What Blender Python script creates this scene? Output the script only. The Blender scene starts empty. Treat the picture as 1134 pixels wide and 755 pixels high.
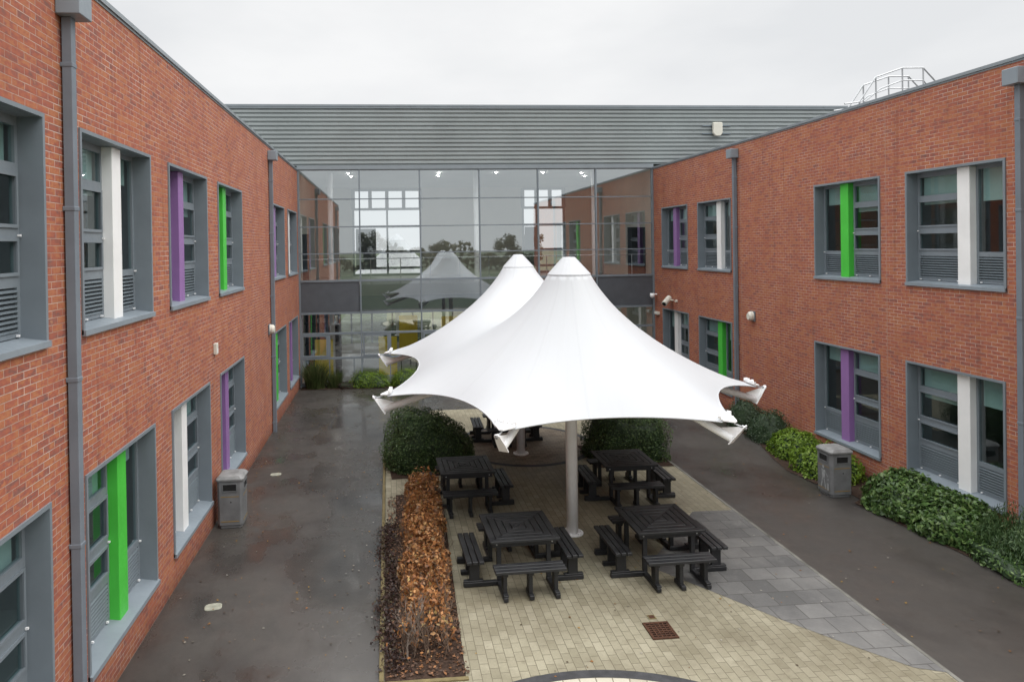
import bpy, bmesh, math, random
import numpy as np
from mathutils import Vector, Matrix
from mathutils.geometry import delaunay_2d_cdt

random.seed(7)
rng = np.random.default_rng(11)
C = bpy.context.scene.collection
SC = bpy.context.scene
R = math.radians

XL, XR, YF, H = -3.477, 10.886, 26.75, 5.4       # left wall, right wall, glazed front, camera height
YE = 4.2                                          # where the brick wings end, beside the camera
ZP = 8.44                                         # brick top

# ------------------------------------------------------------------ materials
def new_mat(name):
    m = bpy.data.materials.new(name); m.use_nodes = True
    nt = m.node_tree; nt.nodes.clear()
    out = nt.nodes.new('ShaderNodeOutputMaterial')
    return m, nt, out

def N(nt, typ, **kw):
    n = nt.nodes.new(typ)
    for k, v in kw.items():
        if k in ('inp',):
            for a, b in v.items(): n.inputs[a].default_value = b
        else: setattr(n, k, v)
    return n

def L(nt, a, b): nt.links.new(a, b)

def ramp(nt, stops, interp='LINEAR'):
    r = nt.nodes.new('ShaderNodeValToRGB'); r.color_ramp.interpolation = interp
    els = r.color_ramp.elements
    while len(els) > 1: els.remove(els[-1])
    els[0].position = stops[0][0]; els[0].color = (*stops[0][1], 1)
    for p, c in stops[1:]:
        e = els.new(p); e.color = (*c, 1)
    return r

def pos(nt): return nt.nodes.new('ShaderNodeNewGeometry').outputs['Position']

def noise(nt, vec, scale, detail=4, rough=.55):
    n = N(nt, 'ShaderNodeTexNoise', inp={'Scale': scale, 'Detail': detail, 'Roughness': rough})
    L(nt, vec, n.inputs['Vector']); return n.outputs['Fac']

def mixc(nt, fac, a, b, mode='MIX'):
    m = N(nt, 'ShaderNodeMix', data_type='RGBA', blend_type=mode)
    def put(s, v):
        if isinstance(v, (tuple, list)): s.default_value = (*v, 1) if len(v) == 3 else v
        elif isinstance(v, (int, float)): s.default_value = v
        else: L(nt, v, s)
    put(m.inputs[0], fac); put(m.inputs[6], a); put(m.inputs[7], b)
    return m.outputs[2]

def mth(nt, op, a, b=0.0, c=None):
    m = N(nt, 'ShaderNodeMath', operation=op)
    for i, v in enumerate((a, b, c)):
        if v is None: continue
        if isinstance(v, (int, float)): m.inputs[i].default_value = v
        else: L(nt, v, m.inputs[i])
    return m.outputs[0]

def maprange(nt, v, a, b, c, d):
    m = N(nt, 'ShaderNodeMapRange', inp={1: a, 2: b, 3: c, 4: d}); L(nt, v, m.inputs[0]); return m.outputs[0]

def bump(nt, h, strength, dist):
    b = N(nt, 'ShaderNodeBump', inp={'Strength': strength, 'Distance': dist}); L(nt, h, b.inputs['Height']); return b.outputs[0]

def simple(name, col, rough=.5, metal=0.0, var=.12, scale=3.0, spec=.5, bmp=0.0):
    """painted / plain surface with a little mottling and grime"""
    m, nt, out = new_mat(name)
    b = N(nt, 'ShaderNodeBsdfPrincipled', inp={'Roughness': rough, 'Metallic': metal, 'Specular IOR Level': spec})
    p = pos(nt)
    f = noise(nt, p, scale, 5)
    lo = tuple(c*(1-var) for c in col); hi = tuple(min(1, c*(1+var)) for c in col)
    r = ramp(nt, [(.3, lo), (.7, hi)]); L(nt, f, r.inputs[0])
    L(nt, r.outputs[0], b.inputs['Base Color'])
    f2 = noise(nt, p, scale*7, 3)
    L(nt, maprange(nt, f2, .3, .7, max(.03, rough-.08), min(1, rough+.1)), b.inputs['Roughness'])
    if bmp: L(nt, bump(nt, f2, .3, bmp), b.inputs['Normal'])
    L(nt, b.outputs[0], out.inputs[0]); return m

def brick_mat():
    m, nt, out = new_mat('red_brick')
    b = N(nt, 'ShaderNodeBsdfPrincipled', inp={'Roughness': .85, 'Specular IOR Level': .25})
    p = pos(nt)
    s = nt.nodes.new('ShaderNodeSeparateXYZ'); L(nt, p, s.inputs[0])
    u = mth(nt, 'ADD', s.outputs[0], s.outputs[1])
    cv = nt.nodes.new('ShaderNodeCombineXYZ'); L(nt, u, cv.inputs[0]); L(nt, s.outputs[2], cv.inputs[1])
    bt = N(nt, 'ShaderNodeTexBrick', offset=.5, inp={'Color1': (0, 0, 0, 1), 'Color2': (1, 1, 1, 1), 'Mortar': (.5, .5, .5, 1), 'Scale': 1,
           'Mortar Size': .0046, 'Mortar Smooth': .2, 'Bias': 0, 'Brick Width': .225, 'Row Height': .075})
    L(nt, cv.outputs[0], bt.inputs['Vector'])
    r = ramp(nt, [(0, (.165, .098, .09)), (.16, (.22, .102, .084)), (.30, (.32, .105, .073)), (.44, (.38, .125, .072)),
                  (.57, (.415, .172, .083)), (.70, (.355, .11, .07)), (.84, (.24, .105, .087)), (1, (.42, .22, .122))])
    st = N(nt, 'ShaderNodeMapping', inp={'Scale': (1, 2.0, 1)}); L(nt, cv.outputs[0], st.inputs[0])
    fb = noise(nt, st.outputs[0], 7.5, 5, .62)
    val = mth(nt, 'ADD', mth(nt, 'MULTIPLY', bt.outputs['Color'], .5), mth(nt, 'MULTIPLY', maprange(nt, fb, .28, .72, 0, 1), .5))
    L(nt, val, r.inputs[0])
    f = noise(nt, p, 22, 4); f2 = noise(nt, p, .45, 4)
    c = mixc(nt, .35, r.outputs[0], mixc(nt, f, (.25, .25, .25), (.8, .8, .8)), 'OVERLAY')
    c = mixc(nt, maprange(nt, f2, .35, .7, 0, .3), c, (.27, .10, .068))
    fm = noise(nt, p, 1.9, 5, .65)
    mort = mixc(nt, maprange(nt, fm, .38, .68, 0, 1), (.37, .27, .22), (.62, .53, .47))
    c = mixc(nt, mth(nt, 'MULTIPLY', bt.outputs['Fac'], maprange(nt, fm, .35, .65, .6, .92)), c, mort)
    # movement joints: narrow vertical mastic lines
    for yj in (7.86, 13.83, 19.9):
        d_ = mth(nt, 'ABSOLUTE', mth(nt, 'SUBTRACT', s.outputs[1], yj))
        c = mixc(nt, maprange(nt, d_, .004, .010, .75, 0), c, (.36, .27, .22))
    # rain streaks: noise drawn out vertically, darkest under the coping and sills
    sm = N(nt, 'ShaderNodeMapping', inp={'Scale': (5.5, .22, 1)}); L(nt, cv.outputs[0], sm.inputs[0])
    sn = noise(nt, sm.outputs[0], 1, 4, .6)
    c = mixc(nt, 1.0, c, maprange(nt, sn, .55, .8, 1.0, .72), 'MULTIPLY')
    # darker brick near the ground and faint streaks
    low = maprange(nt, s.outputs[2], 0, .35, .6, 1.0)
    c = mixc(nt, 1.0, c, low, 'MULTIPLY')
    L(nt, c, b.inputs['Base Color'])
    h = mth(nt, 'ADD', mth(nt, 'MULTIPLY', bt.outputs['Fac'], -1.0), mth(nt, 'MULTIPLY', f, .35))
    L(nt, bump(nt, h, .7, .006), b.inputs['Normal'])
    L(nt, b.outputs[0], out.inputs[0]); return m

def tarmac_mat():
    m, nt, out = new_mat('wet_tarmac')
    b = N(nt, 'ShaderNodeBsdfPrincipled', inp={'Specular IOR Level': .5})
    p = pos(nt)
    big = noise(nt, p, .32, 5, .6); mid = noise(nt, p, 2.2, 5); fine = noise(nt, p, 90, 3, .7)
    c = ramp(nt, [(.3, (.047, .042, .037)), (.55, (.056, .050, .044)), (.75, (.070, .063, .056))]); L(nt, mid, c.inputs[0])
    wet = maprange(nt, big, .45, .62, 0, 1)
    col = mixc(nt, wet, c.outputs[0], mixc(nt, 1.0, c.outputs[0], (.66, .66, .69), 'MULTIPLY'))
    sp = ramp(nt, [(.62, (0, 0, 0)), (.72, (1, 1, 1))]); L(nt, fine, sp.inputs[0])
    col = mixc(nt, mth(nt, 'MULTIPLY', sp.outputs[0], .28), col, (.17, .16, .15))
    L(nt, col, b.inputs['Base Color'])
    rr = mth(nt, 'SUBTRACT', maprange(nt, mid, .3, .7, .62, .44), mth(nt, 'MULTIPLY', wet, .2))
    # standing water: smooth film where the left path dips beside the beds
    sp_ = nt.nodes.new('ShaderNodeSeparateXYZ'); L(nt, p, sp_.inputs[0])
    strip = mth(nt, 'MULTIPLY', maprange(nt, sp_.outputs[0], -2.2, -.6, 0, 1), maprange(nt, sp_.outputs[0], .6, 1.4, 1, 0))
    mpw = N(nt, 'ShaderNodeMapping', inp={'Scale': (1, .55, 1)}); L(nt, p, mpw.inputs[0])
    pn = noise(nt, mpw.outputs[0], .9, 5, .6)
    film = maprange(nt, mth(nt, 'ADD', pn, mth(nt, 'MULTIPLY', strip, .18)), .47, .60, 0, 1)
    film = mth(nt, 'MULTIPLY', film, maprange(nt, sp_.outputs[0], 2.0, 7.0, 1, .3))
    rr = mth(nt, 'SUBTRACT', rr, mth(nt, 'MULTIPLY', film, .27)); rr = mth(nt, 'MAXIMUM', rr, .11)
    L(nt, rr, b.inputs['Roughness']); L(nt, maprange(nt, film, 0, 1, .5, .75), b.inputs['Specular IOR Level'])
    bp = N(nt, 'ShaderNodeBump', inp={'Distance': .004}); L(nt, fine, bp.inputs['Height']); L(nt, maprange(nt, film, 0, 1, .5, .08), bp.inputs['Strength']); L(nt, bp.outputs[0], b.inputs['Normal'])
    L(nt, b.outputs[0], out.inputs[0]); return m

def paver_mat(name, bw, rh, stops, mortar, rot=True, msize=.006, dirt=(.12, .10, .07), center=None, dirt_amt=.5):
    m, nt, out = new_mat(name)
    b = N(nt, 'ShaderNodeBsdfPrincipled', inp={'Roughness': .75, 'Specular IOR Level': .35})
    p = pos(nt)
    s = nt.nodes.new('ShaderNodeSeparateXYZ'); L(nt, p, s.inputs[0])
    cv = nt.nodes.new('ShaderNodeCombineXYZ')
    if center:
        dx = mth(nt, 'SUBTRACT', s.outputs[0], center[0]); dy = mth(nt, 'SUBTRACT', s.outputs[1], center[1])
        rad = mth(nt, 'SQRT', mth(nt, 'ADD', mth(nt, 'MULTIPLY', dx, dx), mth(nt, 'MULTIPLY', dy, dy)))
        ang = mth(nt, 'MULTIPLY', mth(nt, 'ARCTAN2', dy, dx), center[2])
        L(nt, ang, cv.inputs[0]); L(nt, rad, cv.inputs[1])
    elif rot: L(nt, s.outputs[1], cv.inputs[0]); L(nt, s.outputs[0], cv.inputs[1])
    else: L(nt, s.outputs[0], cv.inputs[0]); L(nt, s.outputs[1], cv.inputs[1])
    bt = N(nt, 'ShaderNodeTexBrick', offset=.5, inp={'Color1': (0, 0, 0, 1), 'Color2': (1, 1, 1, 1), 'Mortar': (.5, .5, .5, 1), 'Scale': 1,
           'Mortar Size': msize, 'Mortar Smooth': .3, 'Bias': 0, 'Brick Width': bw, 'Row Height': rh})
    L(nt, cv.outputs[0], bt.inputs['Vector'])
    r = ramp(nt, stops); L(nt, bt.outputs['Color'], r.inputs[0])
    big = noise(nt, p, .55, 6, .65); f = noise(nt, p, 35, 4)
    c = mixc(nt, .3, r.outputs[0], mixc(nt, f, (.25, .25, .25), (.8, .8, .8)), 'OVERLAY')
    c = mixc(nt, maprange(nt, big, .42, .75, 0, dirt_amt), c, dirt)
    st = noise(nt, p, 3.1, 6, .7)
    c = mixc(nt, maprange(nt, st, .56, .75, 0, .6*dirt_amt), c, dirt)
    c = mixc(nt, bt.outputs['Fac'], c, mortar)
    L(nt, c, b.inputs['Base Color'])
    L(nt, maprange(nt, big, .35, .65, .8, .5), b.inputs['Roughness'])
    h = mth(nt, 'ADD', mth(nt, 'MULTIPLY', bt.outputs['Fac'], -1.0), mth(nt, 'MULTIPLY', f, .25))
    L(nt, bump(nt, h, .6, .006), b.inputs['Normal'])
    L(nt, b.outputs[0], out.inputs[0]); return m

def leaf_mat(name, stops, transl=.25, rough=.5):
    m, nt, out = new_mat(name)
    g = nt.nodes.new('ShaderNodeNewGeometry')
    r = ramp(nt, stops); L(nt, g.outputs['Random Per Island'], r.inputs[0])
    f = noise(nt, g.outputs['Position'], 1.7, 3)
    c = mixc(nt, 1.0, r.outputs[0], mixc(nt, f, (.55, .55, .55), (1.25, 1.25, 1.2)), 'MULTIPLY')
    b = N(nt, 'ShaderNodeBsdfPrincipled', inp={'Roughness': rough, 'Specular IOR Level': .4}); L(nt, c, b.inputs['Base Color'])
    t = nt.nodes.new('ShaderNodeBsdfTranslucent'); L(nt, c, t.inputs[0])
    mx = N(nt, 'ShaderNodeMixShader', inp={0: transl}); L(nt, b.outputs[0], mx.inputs[1]); L(nt, t.outputs[0], mx.inputs[2])
    L(nt, mx.outputs[0], out.inputs[0]); return m

def glass_mat(name, tint, base_refl, wav=0.0):
    m, nt, out = new_mat(name)
    t = N(nt, 'ShaderNodeBsdfTransparent', inp={0: (*tint, 1)})
    g = N(nt, 'ShaderNodeBsdfGlossy', inp={'Roughness': .015, 'Color': (.90, .97, 1.0, 1)})
    lw = N(nt, 'ShaderNodeLayerWeight', inp={0: .5})
    sch = mth(nt, 'POWER', lw.outputs['Facing'], 5.0)
    fac = mth(nt, 'MINIMUM', mth(nt, 'ADD', mth(nt, 'MULTIPLY', sch, .85), base_refl+.04), .95)
    if wav:
        oi = nt.nodes.new('ShaderNodeObjectInfo'); vm = N(nt, 'ShaderNodeVectorMath', operation='ADD'); L(nt, pos(nt), vm.inputs[0])
        cx = nt.nodes.new('ShaderNodeCombineXYZ'); L(nt, mth(nt, 'MULTIPLY', oi.outputs['Random'], 60), cx.inputs[0]); L(nt, cx.outputs[0], vm.inputs[1])
        f = noise(nt, vm.outputs[0], .8, 2)
        nb = bump(nt, f, .15, wav*3.5); L(nt, nb, g.inputs['Normal'])
    mx = nt.nodes.new('ShaderNodeMixShader'); L(nt, fac, mx.inputs[0]); L(nt, t.outputs[0], mx.inputs[1]); L(nt, g.outputs[0], mx.inputs[2])
    L(nt, mx.outputs[0], out.inputs[0]); return m

def fabric_mat():
    m, nt, out = new_mat('white_membrane')
    tc = nt.nodes.new('ShaderNodeTexCoord'); p = tc.outputs['Object']
    s = nt.nodes.new('ShaderNodeSeparateXYZ'); L(nt, p, s.inputs[0])
    yy = mth(nt, 'SUBTRACT', mth(nt, 'ABSOLUTE', s.outputs[1]), 2.445)
    rad = mth(nt, 'SQRT', mth(nt, 'ADD', mth(nt, 'MULTIPLY', s.outputs[0], s.outputs[0]), mth(nt, 'MULTIPLY', yy, yy)))
    ang = mth(nt, 'MULTIPLY', mth(nt, 'ARCTAN2', yy, s.outputs[0]), 12/(2*math.pi))
    fr = mth(nt, 'SUBTRACT', mth(nt, 'FRACT', mth(nt, 'ADD', ang, 20.25)), .5)
    dist = mth(nt, 'MULTIPLY', mth(nt, 'ABSOLUTE', fr), mth(nt, 'MULTIPLY', rad, 2*math.pi/12))
    seam = maprange(nt, dist, .012, .03, 1, 0)
    f = noise(nt, p, .9, 5)
    c = mixc(nt, f, (.475, .487, .503), (.515, .526, .54))
    cvv = nt.nodes.new('ShaderNodeCombineXYZ'); L(nt, mth(nt, 'MULTIPLY', ang, 5.0), cvv.inputs[0]); L(nt, mth(nt, 'MULTIPLY', rad, .5), cvv.inputs[1])
    st = noise(nt, cvv.outputs[0], 1.0, 5, .65)
    c = mixc(nt, maprange(nt, st, .5, .8, 0, .2), c, (.42, .42, .41))
    c = mixc(nt, mth(nt, 'MULTIPLY', seam, .07), c, (.40, .41, .42))
    b = N(nt, 'ShaderNodeBsdfPrincipled', inp={'Roughness': .45, 'Specular IOR Level': .3}); L(nt, c, b.inputs['Base Color'])
    L(nt, bump(nt, mth(nt, 'ADD', seam, mth(nt, 'MULTIPLY', st, 1.0)), .14, .02), b.inputs['Normal'])
    t = N(nt, 'ShaderNodeBsdfTranslucent', inp={0: (.5, .5, .48, 1)})
    mx = N(nt, 'ShaderNodeMixShader', inp={0: .02}); L(nt, b.outputs[0], mx.inputs[1]); L(nt, t.outputs[0], mx.inputs[2])
    L(nt, mx.outputs[0], out.inputs[0]); return m

def emit_mat(name, col, s):
    m, nt, out = new_mat(name)
    e = N(nt, 'ShaderNodeEmission', inp={0: (*col, 1), 1: s}); L(nt, e.outputs[0], out.inputs[0]); return m

M = {}
M['brick'] = brick_mat()
M['tarmac'] = tarmac_mat()
M['grey'] = simple('slate_grey_metal', (.135, .165, .19), .45, 0, .08, 2)
M['grey_l'] = simple('light_slate_metal', (.22, .255, .285), .42, 0, .08, 2)
M['pipe'] = simple('drainpipe_grey', (.17, .195, .225), .55, 0, .1, 2, .3)
M['frame'] = simple('window_frame_grey', (.185, .215, .24), .42, 0, .06, 3)
M['louvre'] = simple('louvre_grey', (.15, .18, .2), .45, 0, .06, 3)
M['fin_white'] = simple('white_panel_paint', (.84, .84, .83), .4, 0, .05, 2)
M['fin_green'] = simple('green_panel_paint', (.07, .52, .055), .4, 0, .08, 2)
M['fin_purple'] = simple('purple_panel_paint', (.28, .145, .36), .4, 0, .08, 2)
M['glass'] = glass_mat('window_glass', (.66, .80, .79), .10)
M['glassf'] = glass_mat('curtain_wall_glass', (.95, .98, .975), .33, .002)
M['glasss'] = glass_mat('spandrel_glass', (.42, .45, .46), .17, .002)
M['blind'] = simple('roller_blind', (.50, .60, .585), .8, 0, .08, 2)
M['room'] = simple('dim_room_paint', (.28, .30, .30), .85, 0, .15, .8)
M['clad'] = simple('ribbed_cladding', (.285, .315, .315), .5, 0, .07, .7)
M['cladd'] = simple('flashing_metal', (.22, .25, .27), .4, 0, .06, 2)
M['roof'] = simple('roof_membrane', (.16, .16, .165), .85, 0, .15, 1)
M['spandrel'] = simple('spandrel_panel', (.085, .095, .108), .4, 0, .1, 3)
M['fabric'] = fabric_mat()
M['white'] = simple('white_steel_paint', (.90, .90, .90), .35, 0, .05, 3)
M['black'] = simple('black_recycled_plastic', (.016, .0165, .018), .5, 0, .55, 5, .45, .003)
def black_mat():
    m, nt, out = new_mat('black_recycled_plastic')
    g = nt.nodes.new('ShaderNodeNewGeometry'); p = g.outputs['Position']
    sn = nt.nodes.new('ShaderNodeSeparateXYZ'); L(nt, g.outputs['Normal'], sn.inputs[0])
    oi = nt.nodes.new('ShaderNodeObjectInfo')
    f = noise(nt, p, 4.5, 6, .65); f3 = noise(nt, p, 38, 3)
    c = mixc(nt, f, (.010, .0105, .012), (.021, .0215, .023))
    c = mixc(nt, 1.0, c, maprange(nt, oi.outputs['Random'], 0, 1, .75, 1.35), 'MULTIPLY')
    top = mth(nt, 'MULTIPLY', maprange(nt, sn.outputs[2], .6, 1, 0, 1), maprange(nt, f, .42, .72, .05, .75))
    c = mixc(nt, top, c, (.040, .0405, .041))
    sp = maprange(nt, f3, .70, .76, 0, .35); c = mixc(nt, mth(nt, 'MULTIPLY', sp, top), c, (.16, .155, .14))
    b = N(nt, 'ShaderNodeBsdfPrincipled', inp={'Specular IOR Level': .45}); L(nt, c, b.inputs['Base Color'])
    L(nt, maprange(nt, f, .3, .7, .36, .62), b.inputs['Roughness'])
    L(nt, bump(nt, f3, .3, .002), b.inputs['Normal']); L(nt, b.outputs[0], out.inputs[0]); return m
M['black'] = black_mat()
M['bin'] = simple('grey_bin_plastic', (.155, .158, .16), .5, 0, .2, 5, .5, .001)
M['binlid'] = simple('grey_bin_lid_plastic', (.2, .2, .197), .55, 0, .25, 6, .5, .001)
M['dark'] = simple('dark_void', (.006, .006, .006), .8, 0, .1)
M['gold'] = simple('dull_gold_band', (.26, .17, .05), .5, 0, .15, 4)
M['mark'] = simple('worn_pale_mark', (.33, .34, .34), .6, 0, .3, 20)
M['rust'] = simple('rusty_iron', (.075, .034, .02), .85, .1, .5, 18, .3, .003)
M['cover'] = simple('pale_cover', (.30, .30, .24), .7, 0, .25, 12)
M['cream'] = simple('cream_plastic', (.66, .64, .56), .4, 0, .06)
M['chrome'] = simple('galvanised_tube', (.42, .43, .44), .35, .6, .1)
M['soil'] = simple('leaf_litter_soil', (.045, .028, .02), .95, 0, .6, 16, .2, .02)
M['kerb'] = simple('pale_kerb', (.17, .165, .145), .8, 0, .45, 2.5, .3, .003)
M['timber'] = simple('edging_timber', (.17, .135, .06), .8, 0, .3, 6)
M['grass'] = simple('rough_grass', (.05, .065, .03), .95, 0, .45, .8)
M['wall_in'] = simple('interior_wall_paint', (.74, .72, .64), .8, 0, .06, .5)
M['ceil'] = simple('interior_ceiling', (.72, .72, .71), .8, 0, .05, .5)
M['floor_in'] = simple('interior_floor', (.36, .36, .34), .5, 0, .1, 1)
M['yellow'] = simple('yellow_board', (.85, .66, .06), .5, 0, .1, 1)
M['lamp'] = emit_mat('downlight_glow', (1, .97, .92), 150)
M['twig'] = simple('twig_bark', (.16, .11, .08), .9, 0, .35, 9)
M['twigp'] = simple('pale_bark', (.17, .135, .11), .9, 0, .3, 9)
M['bark'] = simple('tree_bark', (.07, .055, .042), .95, 0, .35, 5)
M['paver'] = paver_mat('beige_block_paving', .205, .122,
        [(0, (.25, .228, .16)), (.3, (.295, .27, .194)), (.6, (.32, .294, .213)), (.8, (.278, .255, .18)), (1, (.35, .322, .238))], (.14, .122, .082), True, .005, (.12, .10, .062), None, .85)
M['paver_in'] = paver_mat('brown_block_paving', .2, .1,
        [(0, (.16, .125, .09)), (.5, (.21, .17, .125)), (1, (.25, .2, .15))], (.08, .065, .045), False, .006, (.10, .075, .05))
M['paver_c'] = paver_mat('cream_ring_paving', .2, .21,
        [(0, (.40, .37, .29)), (.5, (.48, .45, .36)), (1, (.53, .5, .41))], (.2, .18, .13), False, .008, (.2, .17, .11), (2.308, 5.454, 2.6), .4)
M['slab'] = paver_mat('grey_concrete_slab', .41, .38,
        [(0, (.098, .097, .094)), (.5, (.112, .110, .107)), (.85, (.128, .126, .121)), (1, (.155, .152, .146))], (.07, .066, .06), False, .0065, (.33, .325, .305), None, .42)
M['ring'] = simple('charcoal_block', (.045, .045, .048), .7, 0, .3, 7, .4, .003)
M['lf_hedge'] = leaf_mat('hedge_leaf', [(0, (.03, .06, .02)), (.5, (.065, .12, .036)), (.85, (.11, .185, .06)), (1, (.19, .27, .11))])
M['lf_beech'] = leaf_mat('beech_leaf', [(0, (.17, .085, .05)), (.3, (.40, .165, .06)), (.55, (.55, .245, .085)), (.75, (.64, .345, .145)), (.9, (.26, .16, .10)), (1, (.58, .42, .16))], .3)
M['lf_litter'] = leaf_mat('litter_leaf', [(0, (.05, .028, .018)), (.5, (.11, .055, .03)), (.85, (.20, .09, .04)), (1, (.36, .16, .06))], .05)
M['lf_lime'] = leaf_mat('lime_leaf', [(0, (.09, .16, .012)), (.5, (.16, .27, .02)), (1, (.25, .36, .05))], .3)
M['lf_mid'] = leaf_mat('glossy_leaf', [(0, (.035, .075, .02)), (.5, (.075, .145, .036)), (.85, (.125, .21, .06)), (1, (.19, .27, .09))], .25, .35)
M['lf_dark'] = leaf_mat('dark_leaf', [(0, (.018, .038, .016)), (.6, (.042, .075, .034)), (1, (.085, .12, .06))])
M['lf_spike'] = leaf_mat('spiky_leaf', [(0, (.035, .075, .025)), (.5, (.06, .12, .04)), (1, (.12, .18, .07))], .2)
M['lf_grass'] = leaf_mat('grass_blade', [(0, (.045, .08, .02)), (.5, (.08, .115, .035)), (1, (.16, .16, .07))], .3)
M['lf_red'] = leaf_mat('dark_red_leaf', [(0, (.02, .014, .012)), (.5, (.05, .022, .018)), (.85, (.08, .04, .03)), (1, (.10, .09, .04))], .15)
M['lf_tree'] = leaf_mat('tree_leaf', [(0, (.03, .04, .015)), (.5, (.06, .065, .025)), (1, (.1, .09, .035))], .3)
M['lf_fall'] = leaf_mat('fallen_leaf', [(0, (.45, .27, .03)), (.25, (.32, .13, .03)), (.45, (.16, .09, .04)), (.65, (.4, .38, .34)), (.8, (.05, .035, .02)), (1, (.08, .05, .03))], .1)

# ------------------------------------------------------------------ mesh helpers
class MB:
    def __init__(s): s.v = []; s.f = []; s.m = []
    def add(s, vs, fs, mi=0):
        o = len(s.v); s.v += [tuple(v) for v in vs]; s.f += [tuple(i+o for i in f) for f in fs]; s.m += [mi]*len(fs)
    def box(s, x0, x1, y0, y1, z0, z1, T=None, mi=0):
        vs = [(x, y, z) for z in (z0, z1) for y in (y0, y1) for x in (x0, x1)]
        if T: vs = [T(*v) for v in vs]
        s.add(vs, [(0, 2, 3, 1), (4, 5, 7, 6), (0, 1, 5, 4), (2, 6, 7, 3), (0, 4, 6, 2), (1, 3, 7, 5)], mi)
    def hexa(s, vs, T=None, mi=0):      # 8 points ordered like box
        if T: vs = [T(*v) for v in vs]
        s.add(vs, [(0, 2, 3, 1), (4, 5, 7, 6), (0, 1, 5, 4), (2, 6, 7, 3), (0, 4, 6, 2), (1, 3, 7, 5)], mi)
    def tube(s, path, rad, n=10, mi=0, cap=True):
        path = [Vector(p) for p in path]
        if isinstance(rad, (int, float)): rad = [rad]*len(path)
        rings = []; prev = None
        for i, p in enumerate(path):
            a = path[max(0, i-1)]; b = path[min(len(path)-1, i+1)]
            t = (b-a).normalized()
            if prev is None:
                ref = Vector((0, 0, 1)) if abs(t.z) < .9 else Vector((1, 0, 0))
                x = t.cross(ref).normalized()
            else: x = (prev - t*prev.dot(t)).normalized()
            prev = x; y = t.cross(x)
            rings.append([p + (x*math.cos(2*math.pi*k/n) + y*math.sin(2*math.pi*k/n))*rad[i] for k in range(n)])
        vs = [v for r in rings for v in r]; fs = []
        for i in range(len(path)-1):
            for k in range(n):
                k2 = (k+1) % n; fs.append((i*n+k, i*n+k2, (i+1)*n+k2, (i+1)*n+k))
        if cap: fs.append(tuple(range(n))[::-1]); fs.append(tuple((len(path)-1)*n+k for k in range(n)))
        s.add(vs, fs, mi)
    def poly(s, pts, z, mi=0): s.add([(p[0], p[1], z) for p in pts], [tuple(range(len(pts)))], mi)
    def build(s, name, mat, parent=None, bevel=0, smooth=False, norm=True):
        me = bpy.data.meshes.new(name); me.from_pydata(s.v, [], s.f)
        mats = mat if isinstance(mat, list) else [mat]
        for m in mats: me.materials.append(m)
        if len(mats) > 1: me.polygons.foreach_set('material_index', s.m)
        if norm or bevel:
            bm = bmesh.new(); bm.from_mesh(me)
            if norm: bmesh.ops.recalc_face_normals(bm, faces=bm.faces)
            if bevel:
                ed = [e for e in bm.edges if e.is_manifold and e.calc_face_angle(0) > .6]
                bmesh.ops.bevel(bm, geom=ed, offset=bevel, segments=1, affect='EDGES', clamp_overlap=True)
            bm.to_mesh(me); bm.free()
        if smooth: me.polygons.foreach_set('use_smooth', [True]*len(me.polygons))
        o = bpy.data.objects.new(name, me); C.objects.link(o)
        if parent: o.parent = parent
        return o

def tag(o, label=None, cat=None, group=None, kind=None):
    if label: o['label'] = label
    if cat: o['category'] = cat
    if group: o['group'] = group
    if kind: o['kind'] = kind
    return o

def thing(name, label, cat, loc=(0, 0, 0), rz=0, group=None):
    o = bpy.data.objects.new(name, None); C.objects.link(o); o.location = loc; o.rotation_euler = (0, 0, rz)
    o.empty_display_size = .2
    return tag(o, label, cat, group)

def copy_tree(o, parent=None):
    c = o.copy(); C.objects.link(c); c.parent = parent
    for ch in list(o.children): copy_tree(ch, c)
    return c

def np_mesh(name, v, f, mat, parent=None, extra=None):
    """v (N,3), f (M,4)"""
    me = bpy.data.meshes.new(name)
    me.vertices.add(len(v)); me.vertices.foreach_set('co', np.asarray(v, dtype=np.float32).ravel())
    k = f.shape[1]
    me.loops.add(f.size); me.loops.foreach_set('vertex_index', f.astype(np.int32).ravel())
    me.polygons.add(len(f)); me.polygons.foreach_set('loop_start', np.arange(0, f.size, k, dtype=np.int32))
    me.polygons.foreach_set('loop_total', np.full(len(f), k, dtype=np.int32))
    me.update(calc_edges=True); me.validate()
    me.materials.append(mat)
    o = bpy.data.objects.new(name, me); C.objects.link(o)
    if parent: o.parent = parent
    return o

def unit(a): return a/np.maximum(1e-9, np.linalg.norm(a, axis=1, keepdims=True))

def leaves(name, P, size, mat, parent=None, aspect=.55, normal=None, nrand=.9, direc=None, curl=.25):
    """one folded four-point leaf (two triangles joined as a bent quad) at each point"""
    n = len(P)
    nr = unit(rng.normal(size=(n, 3)))*nrand
    nn = unit(nr + (normal if normal is not None else np.array([[0, 0, 1.]])))
    d = direc + rng.normal(size=(n, 3))*.35 if direc is not None else rng.normal(size=(n, 3))
    d = unit(d - nn*(d*nn).sum(1, keepdims=True)); s = np.cross(nn, d)
    L_ = (size*rng.uniform(.6, 1.25, n))[:, None]; W = L_*aspect*.5
    fold = nn*L_*curl*rng.uniform(.2, 1, n)[:, None]
    a = P - d*L_*.5; b = P + s*W + fold*.6; c = P + d*L_*.5 - fold*.4; e = P - s*W + fold*.6
    v = np.stack([a, b, c, e], 1).reshape(-1, 3)
    f = np.arange(4*n).reshape(-1, 4)
    return np_mesh(name, v, f, mat, parent)

def vnoise(p, seed=0):
    """cheap smooth pseudo noise in -1..1 for arrays of points"""
    r = np.random.default_rng(seed); t = 0
    for k in range(5):
        w = r.normal(size=3)*(1.2+.8*k); t = t + np.sin(p@w + r.uniform(0, 6.3))/(1+.5*k)
    return t/2.6

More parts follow.
